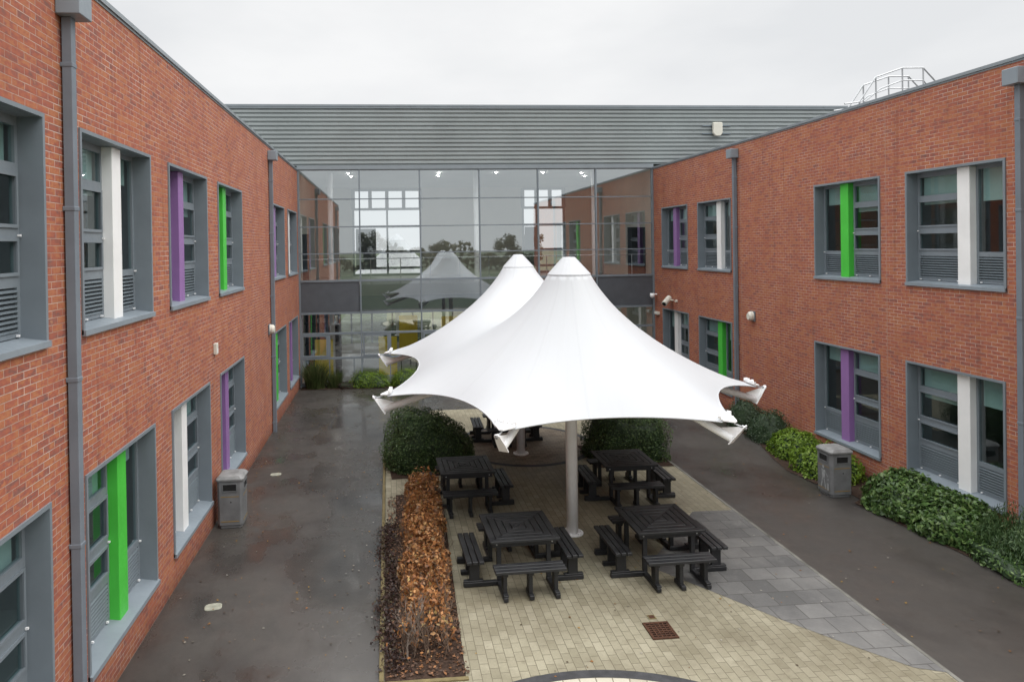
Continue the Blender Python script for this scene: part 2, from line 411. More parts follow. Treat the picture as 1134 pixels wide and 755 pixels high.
# ------------------------------------------------------------------ camera
cam = bpy.data.cameras.new('camera'); co = bpy.data.objects.new('camera', cam); C.objects.link(co); SC.camera = co
r_ = Vector((.99614032, -.08640935, -.01542356)); d_ = Vector((-.01588869, -.00469766, -.99986273)); f_ = Vector((.08632503, .99624864, -.00605246))
mm = Matrix.Identity(4)
for i in range(3):
    mm[i][0] = r_[i]; mm[i][1] = -d_[i]; mm[i][2] = -f_[i]
mm[2][3] = H
co.matrix_world = mm
cam.sensor_width = 36; cam.lens = 744.489/1134*36
cam.shift_x = (567-493.497)/1134; cam.shift_y = (277.934-377.5)/1134
cam.clip_start = .1; cam.clip_end = 2000

# ------------------------------------------------------------------ world: overcast sky
SUN_EL, SUN_AZ = R(46), R(118)      # azimuth measured clockwise from +Y
w = bpy.data.worlds.new('World'); SC.world = w; w.use_nodes = True
nt = w.node_tree; nt.nodes.clear()
wo = nt.nodes.new('ShaderNodeOutputWorld')
sky = N(nt, 'ShaderNodeTexSky', sky_type='NISHITA', sun_disc=False, sun_elevation=SUN_EL, sun_rotation=SUN_AZ)
tc = nt.nodes.new('ShaderNodeTexCoord'); sx = nt.nodes.new('ShaderNodeSeparateXYZ'); L(nt, tc.outputs['Generated'], sx.inputs[0])
mp = N(nt, 'ShaderNodeMapping', inp={'Scale': (1, 1, 2.6)}); L(nt, tc.outputs['Generated'], mp.inputs[0])
cl = noise(nt, mp.outputs[0], 2.2, 5, .5)
base = mixc(nt, maprange(nt, cl, .34, .62, 0, 1), (.815, .83, .848), (.965, .97, .975))
zen = mth(nt, 'ADD', 1.0, mth(nt, 'MULTIPLY', mth(nt, 'POWER', maprange(nt, sx.outputs[2], .36, 1.0, 0, 1), 1.35), 3.5))
base = mixc(nt, 1.0, base, zen, 'MULTIPLY')
b1 = N(nt, 'ShaderNodeBackground', inp={1: .05}); L(nt, sky.outputs[0], b1.inputs[0])
b2 = N(nt, 'ShaderNodeBackground', inp={1: 1.0}); L(nt, base, b2.inputs[0])
mx = N(nt, 'ShaderNodeMixShader', inp={0: .96}); L(nt, b1.outputs[0], mx.inputs[1]); L(nt, b2.outputs[0], mx.inputs[2])
L(nt, mx.outputs[0], wo.inputs[0])
sl = bpy.data.lights.new('sun', 'SUN'); sl.energy = 1.35; sl.angle = R(40); sl.color = (1, .97, .93)
so = bpy.data.objects.new('sun', sl); C.objects.link(so)
sd = Vector((math.sin(SUN_AZ)*math.cos(SUN_EL), math.cos(SUN_AZ)*math.cos(SUN_EL), math.sin(SUN_EL)))
so.rotation_euler = (-sd).to_track_quat('-Z', 'Y').to_euler(); so.location = sd*40

SC.view_settings.view_transform = 'Standard'; SC.view_settings.look = 'None'; SC.view_settings.exposure = 0
SC.render.engine = 'CYCLES'; SC.cycles.use_denoising = True
SC.cycles.use_adaptive_sampling = True; SC.cycles.adaptive_threshold = .02; SC.cycles.max_bounces = 7; SC.cycles.diffuse_bounces = 3; SC.cycles.transparent_max_bounces = 12
SC.cycles.sample_clamp_indirect = 6; SC.cycles.caustics_reflective = False; SC.cycles.caustics_refractive = False

# ------------------------------------------------------------------ ground
def sheet(name, pts, z, mat):
    b = MB(); b.poly(pts, z); o = b.build(name, mat); return tag(o, kind='structure')

def arc(cx, cy, r, a0, a1, n=64): return [(cx+r*math.cos(a0+(a1-a0)*i/n), cy+r*math.sin(a0+(a1-a0)*i/n)) for i in range(n+1)]

sheet('ground', [(-700, -700), (700, -700), (700, 700), (-700, 700)], -.024, M['grass'])
sheet('tarmac_path', [(XL-.05, -6), (XR+.05, -6), (XR+.05, YF+.1), (XL-.05, YF+.1)], -.008, M['tarmac'])
sheet('block_paving', [(-.13, -5), (6.92, -5), (6.92, 22.2), (1.35, 22.2), (.2, 18.4), (-.13, 17.8)], -.004, M['paver'])
sheet('slab_paving', [(4.27, 10.92), (5.0, 9.92), (5.55, 9.13), (6.07, 8.48), (6.55, 7.93), (6.87, 7.80), (6.87, 13.02), (6.04, 13.04)], 0.0, M['slab'])
def ring(name, cx, cy, r0, r1, z, mat):
    b = MB(); n = 96
    vs = [(cx+r*math.cos(2*math.pi*k/n), cy+r*math.sin(2*math.pi*k/n), z) for r in (r0, r1) for k in range(n)]
    b.add(vs, [(k, (k+1) % n, n+(k+1) % n, n+k) for k in range(n)]); return tag(b.build(name, mat), kind='structure')
sheet('paving_circle', arc(2.308, 5.454, 2.73, 0, 2*math.pi)[:-1], .001, M['paver_c'])
ring('paving_ring', 2.308, 5.454, 2.73, 2.885, .001, M['ring'])
sheet('paving_circle', arc(3.6, 18.05, 1.74, 0, 2*math.pi)[:-1], .001, M['paver_in'])
ring('paving_ring', 3.6, 18.05, 1.74, 1.90, .001, M['ring'])
b = MB()
b.box(6.87, 6.93, -5, 22.2, -.02, .004)
tag(b.build('kerb', M['kerb'], bevel=.004), kind='structure')
b = MB(); b.box(-.19, -.13, 8.36, 17.8, -.02, .03); b.box(-.19, .93, 8.30, 8.36, -.02, .02)
tag(b.build('edging', M['timber'], bevel=.006), kind='structure')
# planting beds (soil sheets with a gently humped surface)
def bed(name, pts, z=.01):
    return sheet(name, pts, z, M['soil'])
bed('soil_bed', [(-.12, 8.37), (.9, 8.37), (1.08, 13.9), (1.05, 14.7), (.1, 14.7), (.08, 13.2), (-.12, 13.0)], .005)
bed('soil_bed', [(.02, 15.7), (2.0, 15.9), (2.1, 17.7), (.3, 17.9), (-.1, 17.4)], .006)
bed('soil_bed', [(4.95, 15.85), (6.86, 15.75), (6.86, 17.7), (5.0, 17.7)], .006)
bed('soil_bed', [(10.88, 6), (9.95, 6), (9.88, 9.3), (9.80, 10.3), (9.70, 11.2), (9.6, 12.2), (9.5, 13.05), (9.75, 13.2), (9.78, 13.95), (9.42, 14.2), (9.32, 15.1), (9.55, 16.2), (9.88, 17.3), (10.0, 19.4), (10.88, 19.6)], .006)
bed('soil_bed', [(-3.4, 26.7), (-3.4, 26.1), (-1.0, 26.0), (1.0, 26.05), (10.8, 26.0), (10.8, 26.7)], .006)

# ------------------------------------------------------------------ brick wings
Z_LO, Z_UP, WW, WH = .50, 4.46, 2.30, 2.36
def wall_with_holes(b, a0, a1, z0, z1, holes, P):
    """wall sheet in the (along, z) plane, rectangular holes left open"""
    xs = sorted({a0, a1, *[h[0] for h in holes], *[h[1] for h in holes]}); zs = sorted({z0, z1, *[h[2] for h in holes], *[h[3] for h in holes]})
    for i in range(len(xs)-1):
        for k in range(len(zs)-1):
            cx, cz = (xs[i]+xs[i+1])/2, (zs[k]+zs[k+1])/2
            if any(h[0] < cx < h[1] and h[2] < cz < h[3] for h in holes): continue
            b.add([P(xs[i], zs[k]), P(xs[i+1], zs[k]), P(xs[i+1], zs[k+1]), P(xs[i], zs[k+1])], [(0, 1, 2, 3)])

def make_window(T, typ, fin, root, blind_h=(.75, .6)):
    """T(u, d, z): u left to right seen from outside, d depth into the wall. typ B: casement, box column, tall light; typ A mirrored"""
    if typ == 'A':
        T0 = T; T = lambda u, d, z: T0(WW-u, d, z)
    w_, h = WW, WH
    b = MB()
    b.box(0, .045, -.022, .30, 0, h, T); b.box(w_-.045, w_, -.022, .30, 0, h, T)
    b.box(.045, w_-.045, -.022, .30, h-.045, h, T)
    # frames: casement with three lights and a louvre bay, tall light with a louvre bay
    d0, d1 = .225, .285
    ca, cb = .045, 1.17
    ta, tb = 1.45, w_-.045
    for (x0, x1) in ((ca, ca+.055), (cb-.05, cb), (ta, ta+.05), (tb-.055, tb)): b.box(x0, x1, d0, d1, .1, h-.045, T)
    zc = [(.1, .15), (.60, .735), (1.075, 1.215), (1.725, 1.845), (2.22, h-.045)]
    for z0, z1 in zc: b.box(ca+.055, cb-.05, d0, d1, z0, z1, T)
    zt = [(.1, .15), (.60, .69), (2.25, h-.045)]
    for z0, z1 in zt: b.box(ta+.05, tb-.055, d0, d1, z0, z1, T)
    # raised sash edges round the opening lights
    for z0, z1 in ((.715, 1.095), (1.195, 1.745)):
        b.box(ca+.03, cb-.03, d0-.018, d0+.002, z0, z0+.035, T); b.box(ca+.03, cb-.03, d0-.018, d0+.002, z1-.035, z1, T)
        b.box(ca+.03, ca+.065, d0-.018, d0+.002, z0+.035, z1-.035, T); b.box(cb-.065, cb-.03, d0-.018, d0+.002, z0+.035, z1-.035, T)
    win = b.build('window', M['frame'], root)
    b = MB()       # sill, sloping outward
    b.hexa([(-.0, -.05, -.012), (w_, -.05, -.012), (.0, .30, -.005), (w_, .30, -.005), (.0, -.05, .05), (w_, -.05, .05), (.0, .30, .10), (w_, .30, .10)], T)
    b.build('sill', M['grey_l'], win)
    b = MB()
    for (u0, u1, z0, z1) in ((ca+.05, cb-.045, .73, 2.23), (ta+.045, tb-.05, .68, 2.26)):
        b.add([T(u0, .253, z0), T(u1, .253, z0), T(u1, .253, z1), T(u0, .253, z1)], [(0, 1, 2, 3)])
    b.build('pane', M['glass'], win)
    b = MB(); b.box(cb, ta, .09, .30, .06, h-.046, T)
    b.build('box_column', M['fin_'+fin], win, bevel=.008)
    for (x0, x1) in ((ca+.055, cb-.05), (ta+.05, tb-.055)):
        b = MB(); n = 9
        b.box(x0, x1, .275, .28, .15, .6, T)
        for k in range(n):
            z = .155 + k*.0495
            b.hexa([(x0, .215, z), (x1, .215, z), (x0, .27, z+.03), (x1, .27, z+.03), (x0, .215, z+.012), (x1, .215, z+.012), (x0, .27, z+.042), (x1, .27, z+.042)], T)
        b.build('louvre', M['louvre'], win)
    b = MB(); hb = .045+.2+.16*random.random()
    b.box(ca+.05, cb-.04, .33, .335, h-blind_h[0]*random.uniform(.75, 1.1), h-.05, T); b.box(ta+.05, tb-.05, .33, .335, h-blind_h[1]*random.uniform(.75, 1.25), h-.05, T)
    b.build('blind', M['blind'], win)
    # small white fixing caps along the sill and frame corners
    for u, z in ((ca+.09, .118), (cb-.12, .118), ((ca+cb)/2, .118), (ta+.12, .118), (tb-.1, .118), (ca+.03, 1.12), (cb-.03, 1.12), (tb-.03, .66)):
        b = MB(); b.box(u-.011, u+.011, d0-.035, d0-.005, z-.01, z+.012, T); b.build('fixing_cap', M['white'], win)
    return win

def make_wing(side, label, wins, pipes):
    root = thing('brick_wing', label, 'building', (XL if side == 'L' else XR, (YE+YF)/2, 0))
    inv = (-(XL if side == 'L' else XR), -(YE+YF)/2, 0)
    kids = []
    sgn = -1 if side == 'L' else 1
    X = XL if side == 'L' else XR
    P = lambda a, z: (X, a, z)
    holes = []
    for (y0, row, typ, fin) in wins:
        z0 = Z_LO if row == 0 else Z_UP
        holes.append((y0, y0+WW, z0, z0+WH))
    b = MB(); wall_with_holes(b, YE, YF+.05, -.03, ZP, holes, P)
    b.add([(X, YE, -.03), (X+sgn*16, YE, -.03), (X+sgn*16, YE, ZP), (X, YE, ZP)], [(0, 1, 2, 3)])
    kids.append(b.build('wall', M['brick'], norm=False))
    b = MB()       # parapet coping with a drip edge
    x0, x1 = sorted((X-sgn*.035, X+sgn*.40))
    b.box(x0, x1, YE-.04, YF-.02, ZP+.035, ZP+.095)
    x0, x1 = sorted((X-sgn*.012, X+sgn*.30))
    b.box(x0, x1, YE-.02, YF-.02, ZP, ZP+.034)
    kids.append(b.build('coping', M['cladd']))
    b = MB(); x0, x1 = sorted((X+sgn*.41, X+sgn*16)); b.box(x0, x1, YE+.1, YF, 8.0, 8.2); kids.append(b.build('roof', M['roof']))
    # plain rooms behind the windows
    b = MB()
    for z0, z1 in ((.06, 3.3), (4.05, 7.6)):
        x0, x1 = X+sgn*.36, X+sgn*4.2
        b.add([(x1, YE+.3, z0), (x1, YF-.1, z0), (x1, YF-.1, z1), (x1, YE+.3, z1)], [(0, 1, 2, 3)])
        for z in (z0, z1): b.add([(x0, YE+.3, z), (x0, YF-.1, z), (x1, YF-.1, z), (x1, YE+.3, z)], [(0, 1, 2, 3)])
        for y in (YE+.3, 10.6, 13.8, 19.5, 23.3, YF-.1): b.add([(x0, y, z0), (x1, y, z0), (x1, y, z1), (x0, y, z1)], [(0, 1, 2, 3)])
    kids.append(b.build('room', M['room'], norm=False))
    for (y0, row, typ, fin) in wins:
        z0 = Z_LO if row == 0 else Z_UP
        if side == 'L': T = lambda u, d, z, y0=y0, z0=z0: (X-d, y0+u, z0+z)
        else: T = lambda u, d, z, y0=y0, z0=z0: (X+d, y0+WW-u, z0+z)
        kids.append(make_window(T, typ, fin, None))
    for (yc, ztop) in pipes:
        b = MB(); s_ = .052
        xa, xb = sorted((X-sgn*.02, X-sgn*.125))
        b.box(xa, xb, yc-s_, yc+s_, -.02, ztop-.28)
        for z in (.25, 2.2, 4.0, 5.85, 7.4):
            xc, xd = sorted((X-sgn*.0, X-sgn*.131)); b.box(xc, xd, yc-s_-.006, yc+s_+.006, z, z+.05)
        pp = b.build('drainpipe', M['pipe'], bevel=.006)
        b = MB(); xa, xb = sorted((X-sgn*.005, X-sgn*.26)); b.box(xa, xb, yc-.15, yc+.15, ztop-.28, ztop)
        hp = b.build('hopper', M['grey_l'], pp, bevel=.008)
        kids.append(pp)
    for k in kids:
        if k.parent is None:
            k.parent = root; k.location = Vector(inv)
    return root

B_, A_ = 'B', 'A'
make_wing('L', 'red brick wing on the left of the courtyard, two storeys of deep window boxes',
    [(4.88, 1, 'A', 'purple'), (4.88, 0, 'A', 'white'), (7.97, 1, 'B', 'white'), (7.97, 0, 'B', 'green'), (11.08, 1, 'A', 'purple'), (11.06, 0, 'A', 'white'),
     (14.22, 1, 'A', 'green'), (14.18, 0, 'A', 'purple'), (20.88, 1, 'A', 'purple'), (20.9, 0, 'A', 'green'), (23.97, 1, 'A', 'white'), (23.9, 0, 'B', 'purple')],
    [(7.62, 8.22), (20.32, 8.32)])
make_wing('R', 'red brick wing on the right side of the courtyard with rails on its roof',
    [(23.58, 1, 'A', 'purple'), (20.48, 1, 'B', 'white'), (14.0, 1, 'A', 'green'), (10.96, 1, 'B', 'white'),
     (23.58, 0, 'A', 'white'), (20.48, 0, 'B', 'green'), (14.05, 0, 'A', 'purple'), (11.0, 0, 'B', 'white')],
    [(20.12, 8.3), (10.62, 8.3)])

# ------------------------------------------------------------------ glazed hall
hall = thing('glazed_hall', 'central hall at the courtyard end with glazed front below ribbed grey green cladding', 'building', (3.7, YF, 0))
def hk(b, name, mat, parent=None, **kw):
    o = b.build(name, mat, parent or hall, **kw)
    if parent is None: o.location = (-3.7, -YF, 0)
    return o
b = MB()       # horizontally ribbed cladding, real profile
zz = []; z = 8.66
while z < 10.93:
    zz += [(z, .0), (z+.045, .0), (z+.07, -.055), (z+.145, -.055)]; z += .168
zz.append((10.97, 0))
X0, X1 = -13, 27
vs = []; fs = []
for i, (z, d) in enumerate(zz): vs += [(X0, YF+d, z), (X1, YF+d, z)]
for i in range(len(zz)-1): fs.append((2*i, 2*i+1, 2*i+3, 2*i+2))
b.add(vs, fs); hk(b, 'cladding', M['clad'], norm=False)
b = MB(); b.box(X0, X1, YF-.09, YF+.5, 10.97, 11.05); b.box(X0, X1, YF-.075, YF-.055, 10.90, 10.968)
hk(b, 'parapet_flashing', M['cladd'])
b = MB(); b.box(XL+.002, XR-.002, YF-.10, YF+.2, 8.50, 8.655); b.box(XL+.003, XR-.003, YF-.06, YF+.2, 8.47, 8.498)
hk(b, 'fascia', M['cladd'])
b = MB(); b.box(X0, X1, YF+.5, 36, 10.7, 10.9); b.box(X0, X1, 35.2, 35.4, 8.5, 10.7)
hk(b, 'roof', M['roof'])
# glass front
nb = 6; bays = [XL+.02+(XR-XL-.04)*i/nb for i in range(nb+1)]
rows = [.06, 1.09, 2.06, 2.86, 4.13, 5.20, 6.25, 7.34, 8.47]
b = MB()
for i, x in enumerate(bays):
    ww = .05 if i in (0, nb) else .026
    b.box(max(x-ww, XL+.004), min(x+ww, XR-.004), YF-.075, YF+.075, .02, 8.469)
fr = hk(b, 'mullion', M['frame'])
for k, z in enumerate(rows[:-1]):
    hw = .038 if k in (1, 2, 3, 4) else .018
    if k == 0: hw = .06
    for i in range(nb):
        b = MB(); b.box(bays[i]+.052 if i == 0 else bays[i]+.027, bays[i+1]-.052 if i == nb-1 else bays[i+1]-.027, YF-.06, YF+.06, z-hw, z+hw); hk(b, 'transom', M['frame'])
# opening lights and half bays low down
for i in range(nb):
    xm = bays[i]+(bays[i+1]-bays[i])*.47; b = MB()
    b.box(xm-.045, xm+.045, YF-.058, YF+.058, 1.136, 2.014)
    b.box(xm-.02, xm+.02, YF-.05, YF+.05, .122, 1.044)
    for x0, x1 in ((bays[i]+.053, bays[i]+.12), (xm-.115, xm-.046)): b.box(x0, x1, YF-.066, YF+.05, 1.137, 2.013)
    for z0, z1 in ((1.137, 1.2), (1.95, 2.013)): b.box(bays[i]+.121, xm-.116, YF-.066, YF+.05, z0, z1)
    hk(b, 'opening_light', M['frame'])
for k in range(len(rows)-1):
    for i in range(nb):
        if k == 3: continue
        b = MB(); b.add([(bays[i], YF, rows[k]), (bays[i+1], YF, rows[k]), (bays[i+1], YF, rows[k+1]), (bays[i], YF, rows[k+1])], [(0, 1, 2, 3)])
        hk(b, 'pane', M['glassf'], norm=False)
for i in range(nb):
    solid = i in (0, 5)
    b = MB()
    if solid:
        b.box(bays[i]+.052, bays[i+1]-.052, YF-.03, YF+.02, rows[3]+.046, rows[4]-.046)
        hk(b, 'spandrel_panel', M['spandrel'])
    else:
        b.add([(bays[i], YF, rows[3]), (bays[i+1], YF, rows[3]), (bays[i+1], YF, rows[4]), (bays[i], YF, rows[4])], [(0, 1, 2, 3)])
        hk(b, 'spandrel_panel', M['glasss'], norm=False)
# inside: first floor deck, ceiling, walls, back wall with two big windows
b = MB(); b.box(XL, XR, YF+.35, 35, 3.5, 3.95); hk(b, 'upper_floor', M['floor_in'])
b = MB(); b.box(XL, XR, YF+.35, YF+.4, 2.9, 3.49); hk(b, 'floor_edge', M['frame'])
b = MB(); b.box(XL, XR, YF+.1, 35, 8.5, 8.6); b.box(XL, XR, YF+.41, 35, 2.85, 2.9); hk(b, 'ceiling', M['ceil'])
b = MB(); b.add([(XL, YF+.1, .01), (XR, YF+.1, .01), (XR, 35, .01), (XL, 35, .01)], [(0, 1, 2, 3)]); hk(b, 'ground_floor', M['floor_in'], norm=False)
b = MB()
holes = [(-1.72, 1.75, 3.96, 8.44), (7.15, 9.35, 3.96, 8.44), (-3.0, 3.4, .5, 2.7), (4.2, 10.4, .5, 2.7)]  # last two: low openings added to let light into the ground floor
wall_with_holes(b, XL, XR, 0, 8.5, holes, lambda a, z: (a, 35, z))
for x in (XL+.01, XR-.01): b.add([(x, YF+.08, 0), (x, 35, 0), (x, 35, 8.5), (x, YF+.08, 8.5)], [(0, 1, 2, 3)])
hk(b, 'inner_wall', M['wall_in'], norm=False)
for (a0, a1, z0, z1) in holes[2:]:  # bars across the low openings added for light
    b = MB()
    for k in range(7): x = a0+.04+(a1-a0-.08)*k/6; b.box(x-.04, x+.04, 34.96, 35.08, z0, z1)
    hk(b, 'back_window', M['frame'])
for (a0, a1, z0, z1) in holes[:2]:
    b = MB(); n = 4 if a1-a0 > 3 else 3
    for k in range(n+1):
        x = a0+(a1-a0)*k/n; b.box(x-.09, x+.09, 34.96, 35.1, 7.4, z1)
        if k in (0, n, n//2): b.box(x-.05, x+.05, 34.955, 35.1, z0, 7.4)
    for z in (z0+.05, 4.35, 5.2, 6.5, 7.4, z1-.05): b.box(a0, a1, 34.95, 35.08, z-.06, z+.06)
    b.box(a0+.1, a0+(a1-a0)*.33, 35.1, 35.12, 4.4, 6.4)
    hk(b, 'back_window', M['frame'])
b = MB()
for x in (3.72, 8.75, -2.3): b.tube([(x, YF+1.1, .02), (x, YF+1.1, 8.5)], .11, 14)
hk(b, 'column', M['white'], smooth=True)
b = MB(); b.box(10.05, 10.8, 27.4, 27.46, 3.96, 6.1); b.box(-3.4, -3.15, 27.4, 27.46, 3.96, 6.0); hk(b, 'inner_door', M['dark'])
b = MB()
for x in np.arange(XL+.4, XR, 1.2): b.tube([(x, YF+.45, 3.95), (x, YF+.45, 4.95)], .02, 6)
b.tube([(XL+.1, YF+.45, 4.97), (XR-.1, YF+.45, 4.97)], .022, 6)
hk(b, 'balustrade', M['chrome'])

# things inside the hall
for (x, y) in ((-1.55, 28.0), (-1.5, 29.2), (2.2, 27.9), (2.25, 29.1), (4.6, 28.0), (6.6, 28.0), (8.4, 28.4), (8.9, 29.6)):
    b = MB(); b.tube([(0, 0, 0), (0, 0, .03)], .033, 14)
    o = b.build('downlight', M['lamp']); o.location = (x, y, 8.468)
    tag(o, 'round lit downlight in the upper ceiling of the glazed hall', 'light', 'lit downlights in the hall ceiling')
for k, (x, y) in enumerate([(x, y) for y in (28.2, 30.6) for x in (-2.2, .3, 2.8, 5.3, 7.8)]):  # unseen downlights, added to brighten the ground floor behind the glass
    b = MB(); b.tube([(0, 0, 0), (0, 0, .03)], .033, 14)
    o = b.build('downlight', M['lamp']); o.location = (x, y, 2.818)
    tag(o, 'unseen round downlight added in the ground floor ceiling to brighten the glazed hall', 'light', 'unseen downlights added to brighten the hall ground floor')
def board(x0, x1, y, z0, z1, label):
    t = thing('display_board', label, 'board', ((x0+x1)/2, y, .01))
    w_ = (x1-x0)/2
    b = MB(); b.box(-w_, w_, -.03, .03, z0, z1); b.build('panel', M['yellow'], t, bevel=.01)
    b = MB()
    for s_ in (-1, 1): b.box(s_*w_*.8-.02, s_*w_*.8+.02, -.02, .02, 0, z0); b.box(s_*w_*.8-.02, s_*w_*.8+.02, -.2, .2, 0, .03)
    b.build('foot', M['dark'], t)
board(-2.98, -2.25, 27.5, .2, 1.72, 'yellow board behind the ground floor glazing nearest the left brick wall')
board(-.42, .33, 27.6, .2, 1.76, 'yellow board behind the ground floor glazing beside the canopy tip')
board(.45, 1.25, 29.2, .9, 2.45, 'dull yellow board standing deeper inside the hall, right of the canopy tip')
board(2.3, 3.1, 29.4, 1.0, 2.35, 'dull yellow board deepest inside the hall, partly hidden by the canopy slope')
board(9.4, 10.2, 29.0, .9, 2.5, 'dull yellow board inside the hall by the right brick wall')
t = thing('shelf_unit', 'dark open shelf unit behind the ground floor glazing by the left brick wall', 'shelf', (-2.75, 28.4, .01))
b = MB()
for x in (-.75, -.25, .25, .75): b.box(x-.02, x+.02, -.2, .2, 0, 2.8)
for z in (.05, .5, .95, 1.4, 1.85, 2.3, 2.76): b.box(-.75, .75, -.19, .19, z-.02, z+.02)
b.box(-.77, .77, .19, .21, 0, 2.8)
b.build('rack', M['dark'], t)
for k in range(16):
    x = random.uniform(-.65, .6); z = .52+.45*random.randint(0, 4); h_ = random.uniform(.15, .3)
    b = MB(); b.box(x, x+random.uniform(.05, .14), -.16, .1, z, z+h_); b.build('book_stack', random.choice([M['cream'], M['grey'], M['fin_white'], M['room']]), t)
def desk(x, y, label):
    t = thing('white_table', label, 'table', (x, y, .01))
    b = MB(); b.box(-.7, .7, -.4, .4, .71, .74); b.build('tabletop', M['fin_white'], t)
    for sx_ in (-.62, .62):
        for sy_ in (-.33, .33):
            b = MB(); b.box(sx_-.02, sx_+.02, sy_-.02, sy_+.02, 0, .71); b.build('leg', M['grey'], t)
desk(-.9, 29.6, 'white table inside the hall between the shelf unit and the yellow boards')
desk(1.6, 30.8, 'white table inside the hall, behind the deeper yellow boards')
desk(-.6, 31.6, 'white table at the back of the hall ground floor')

# siren box on the cladding
t = thing('siren_box', 'cream alarm siren box on rails fixed to the grey green cladding', 'siren', (13.6, YF-.05, 10.02))
b = MB(); pr = [(-.2, .32), (.2, .32), (.2, -.12), (.1, -.24), (-.1, -.24), (-.2, -.12)]
b.add([(x, -.16, z) for x, z in pr]+[(x, -.03, z) for x, z in pr], [tuple(range(6)), tuple(range(6, 12))[::-1]]+[(i, (i+1) % 6, 6+(i+1) % 6, 6+i) for i in range(6)])
b.build('case', M['cream'], t, bevel=.02)
b = MB(); b.box(-.6, .6, -.035, 0, .17, .21); b.box(-.6, .6, -.035, 0, -.15, -.11); b.build('rail', M['grey'], t)

# roof rails on the right wing
t = thing('roof_rail', 'galvanised step-over handrail on the roof edge of the right brick wing', 'handrail', (15.2, 19, 8.2))
prof = [(13.68, 9.48), (14.15, 9.55), (14.68, 10.29), (15.53, 10.57), (16.2, 10.58), (16.62, 10.15)]
mid = [(14.3, 9.55), (14.84, 9.95), (15.53, 10.2), (16.2, 10.2), (16.45, 9.9)]
for dy, sc_ in ((0, 1.0), (1.0, .98)):
    b = MB(); Z = lambda x, z: (x-15.2+dy*.35, dy, z-8.2)
    b.tube([Z(*p_) for p_ in prof], .024, 8); b.build('handrail', M['chrome'], t)
    b = MB(); b.tube([Z(*p_) for p_ in mid], .02, 8); b.build('middle_rail', M['chrome'], t)
    for x, z1 in ((14.15, 9.55), (14.68, 10.29), (15.53, 10.57), (16.2, 10.58)):
        b = MB(); b.tube([Z(x, 8.2), Z(x, z1)], .022, 8); b.build('post', M['chrome'], t)

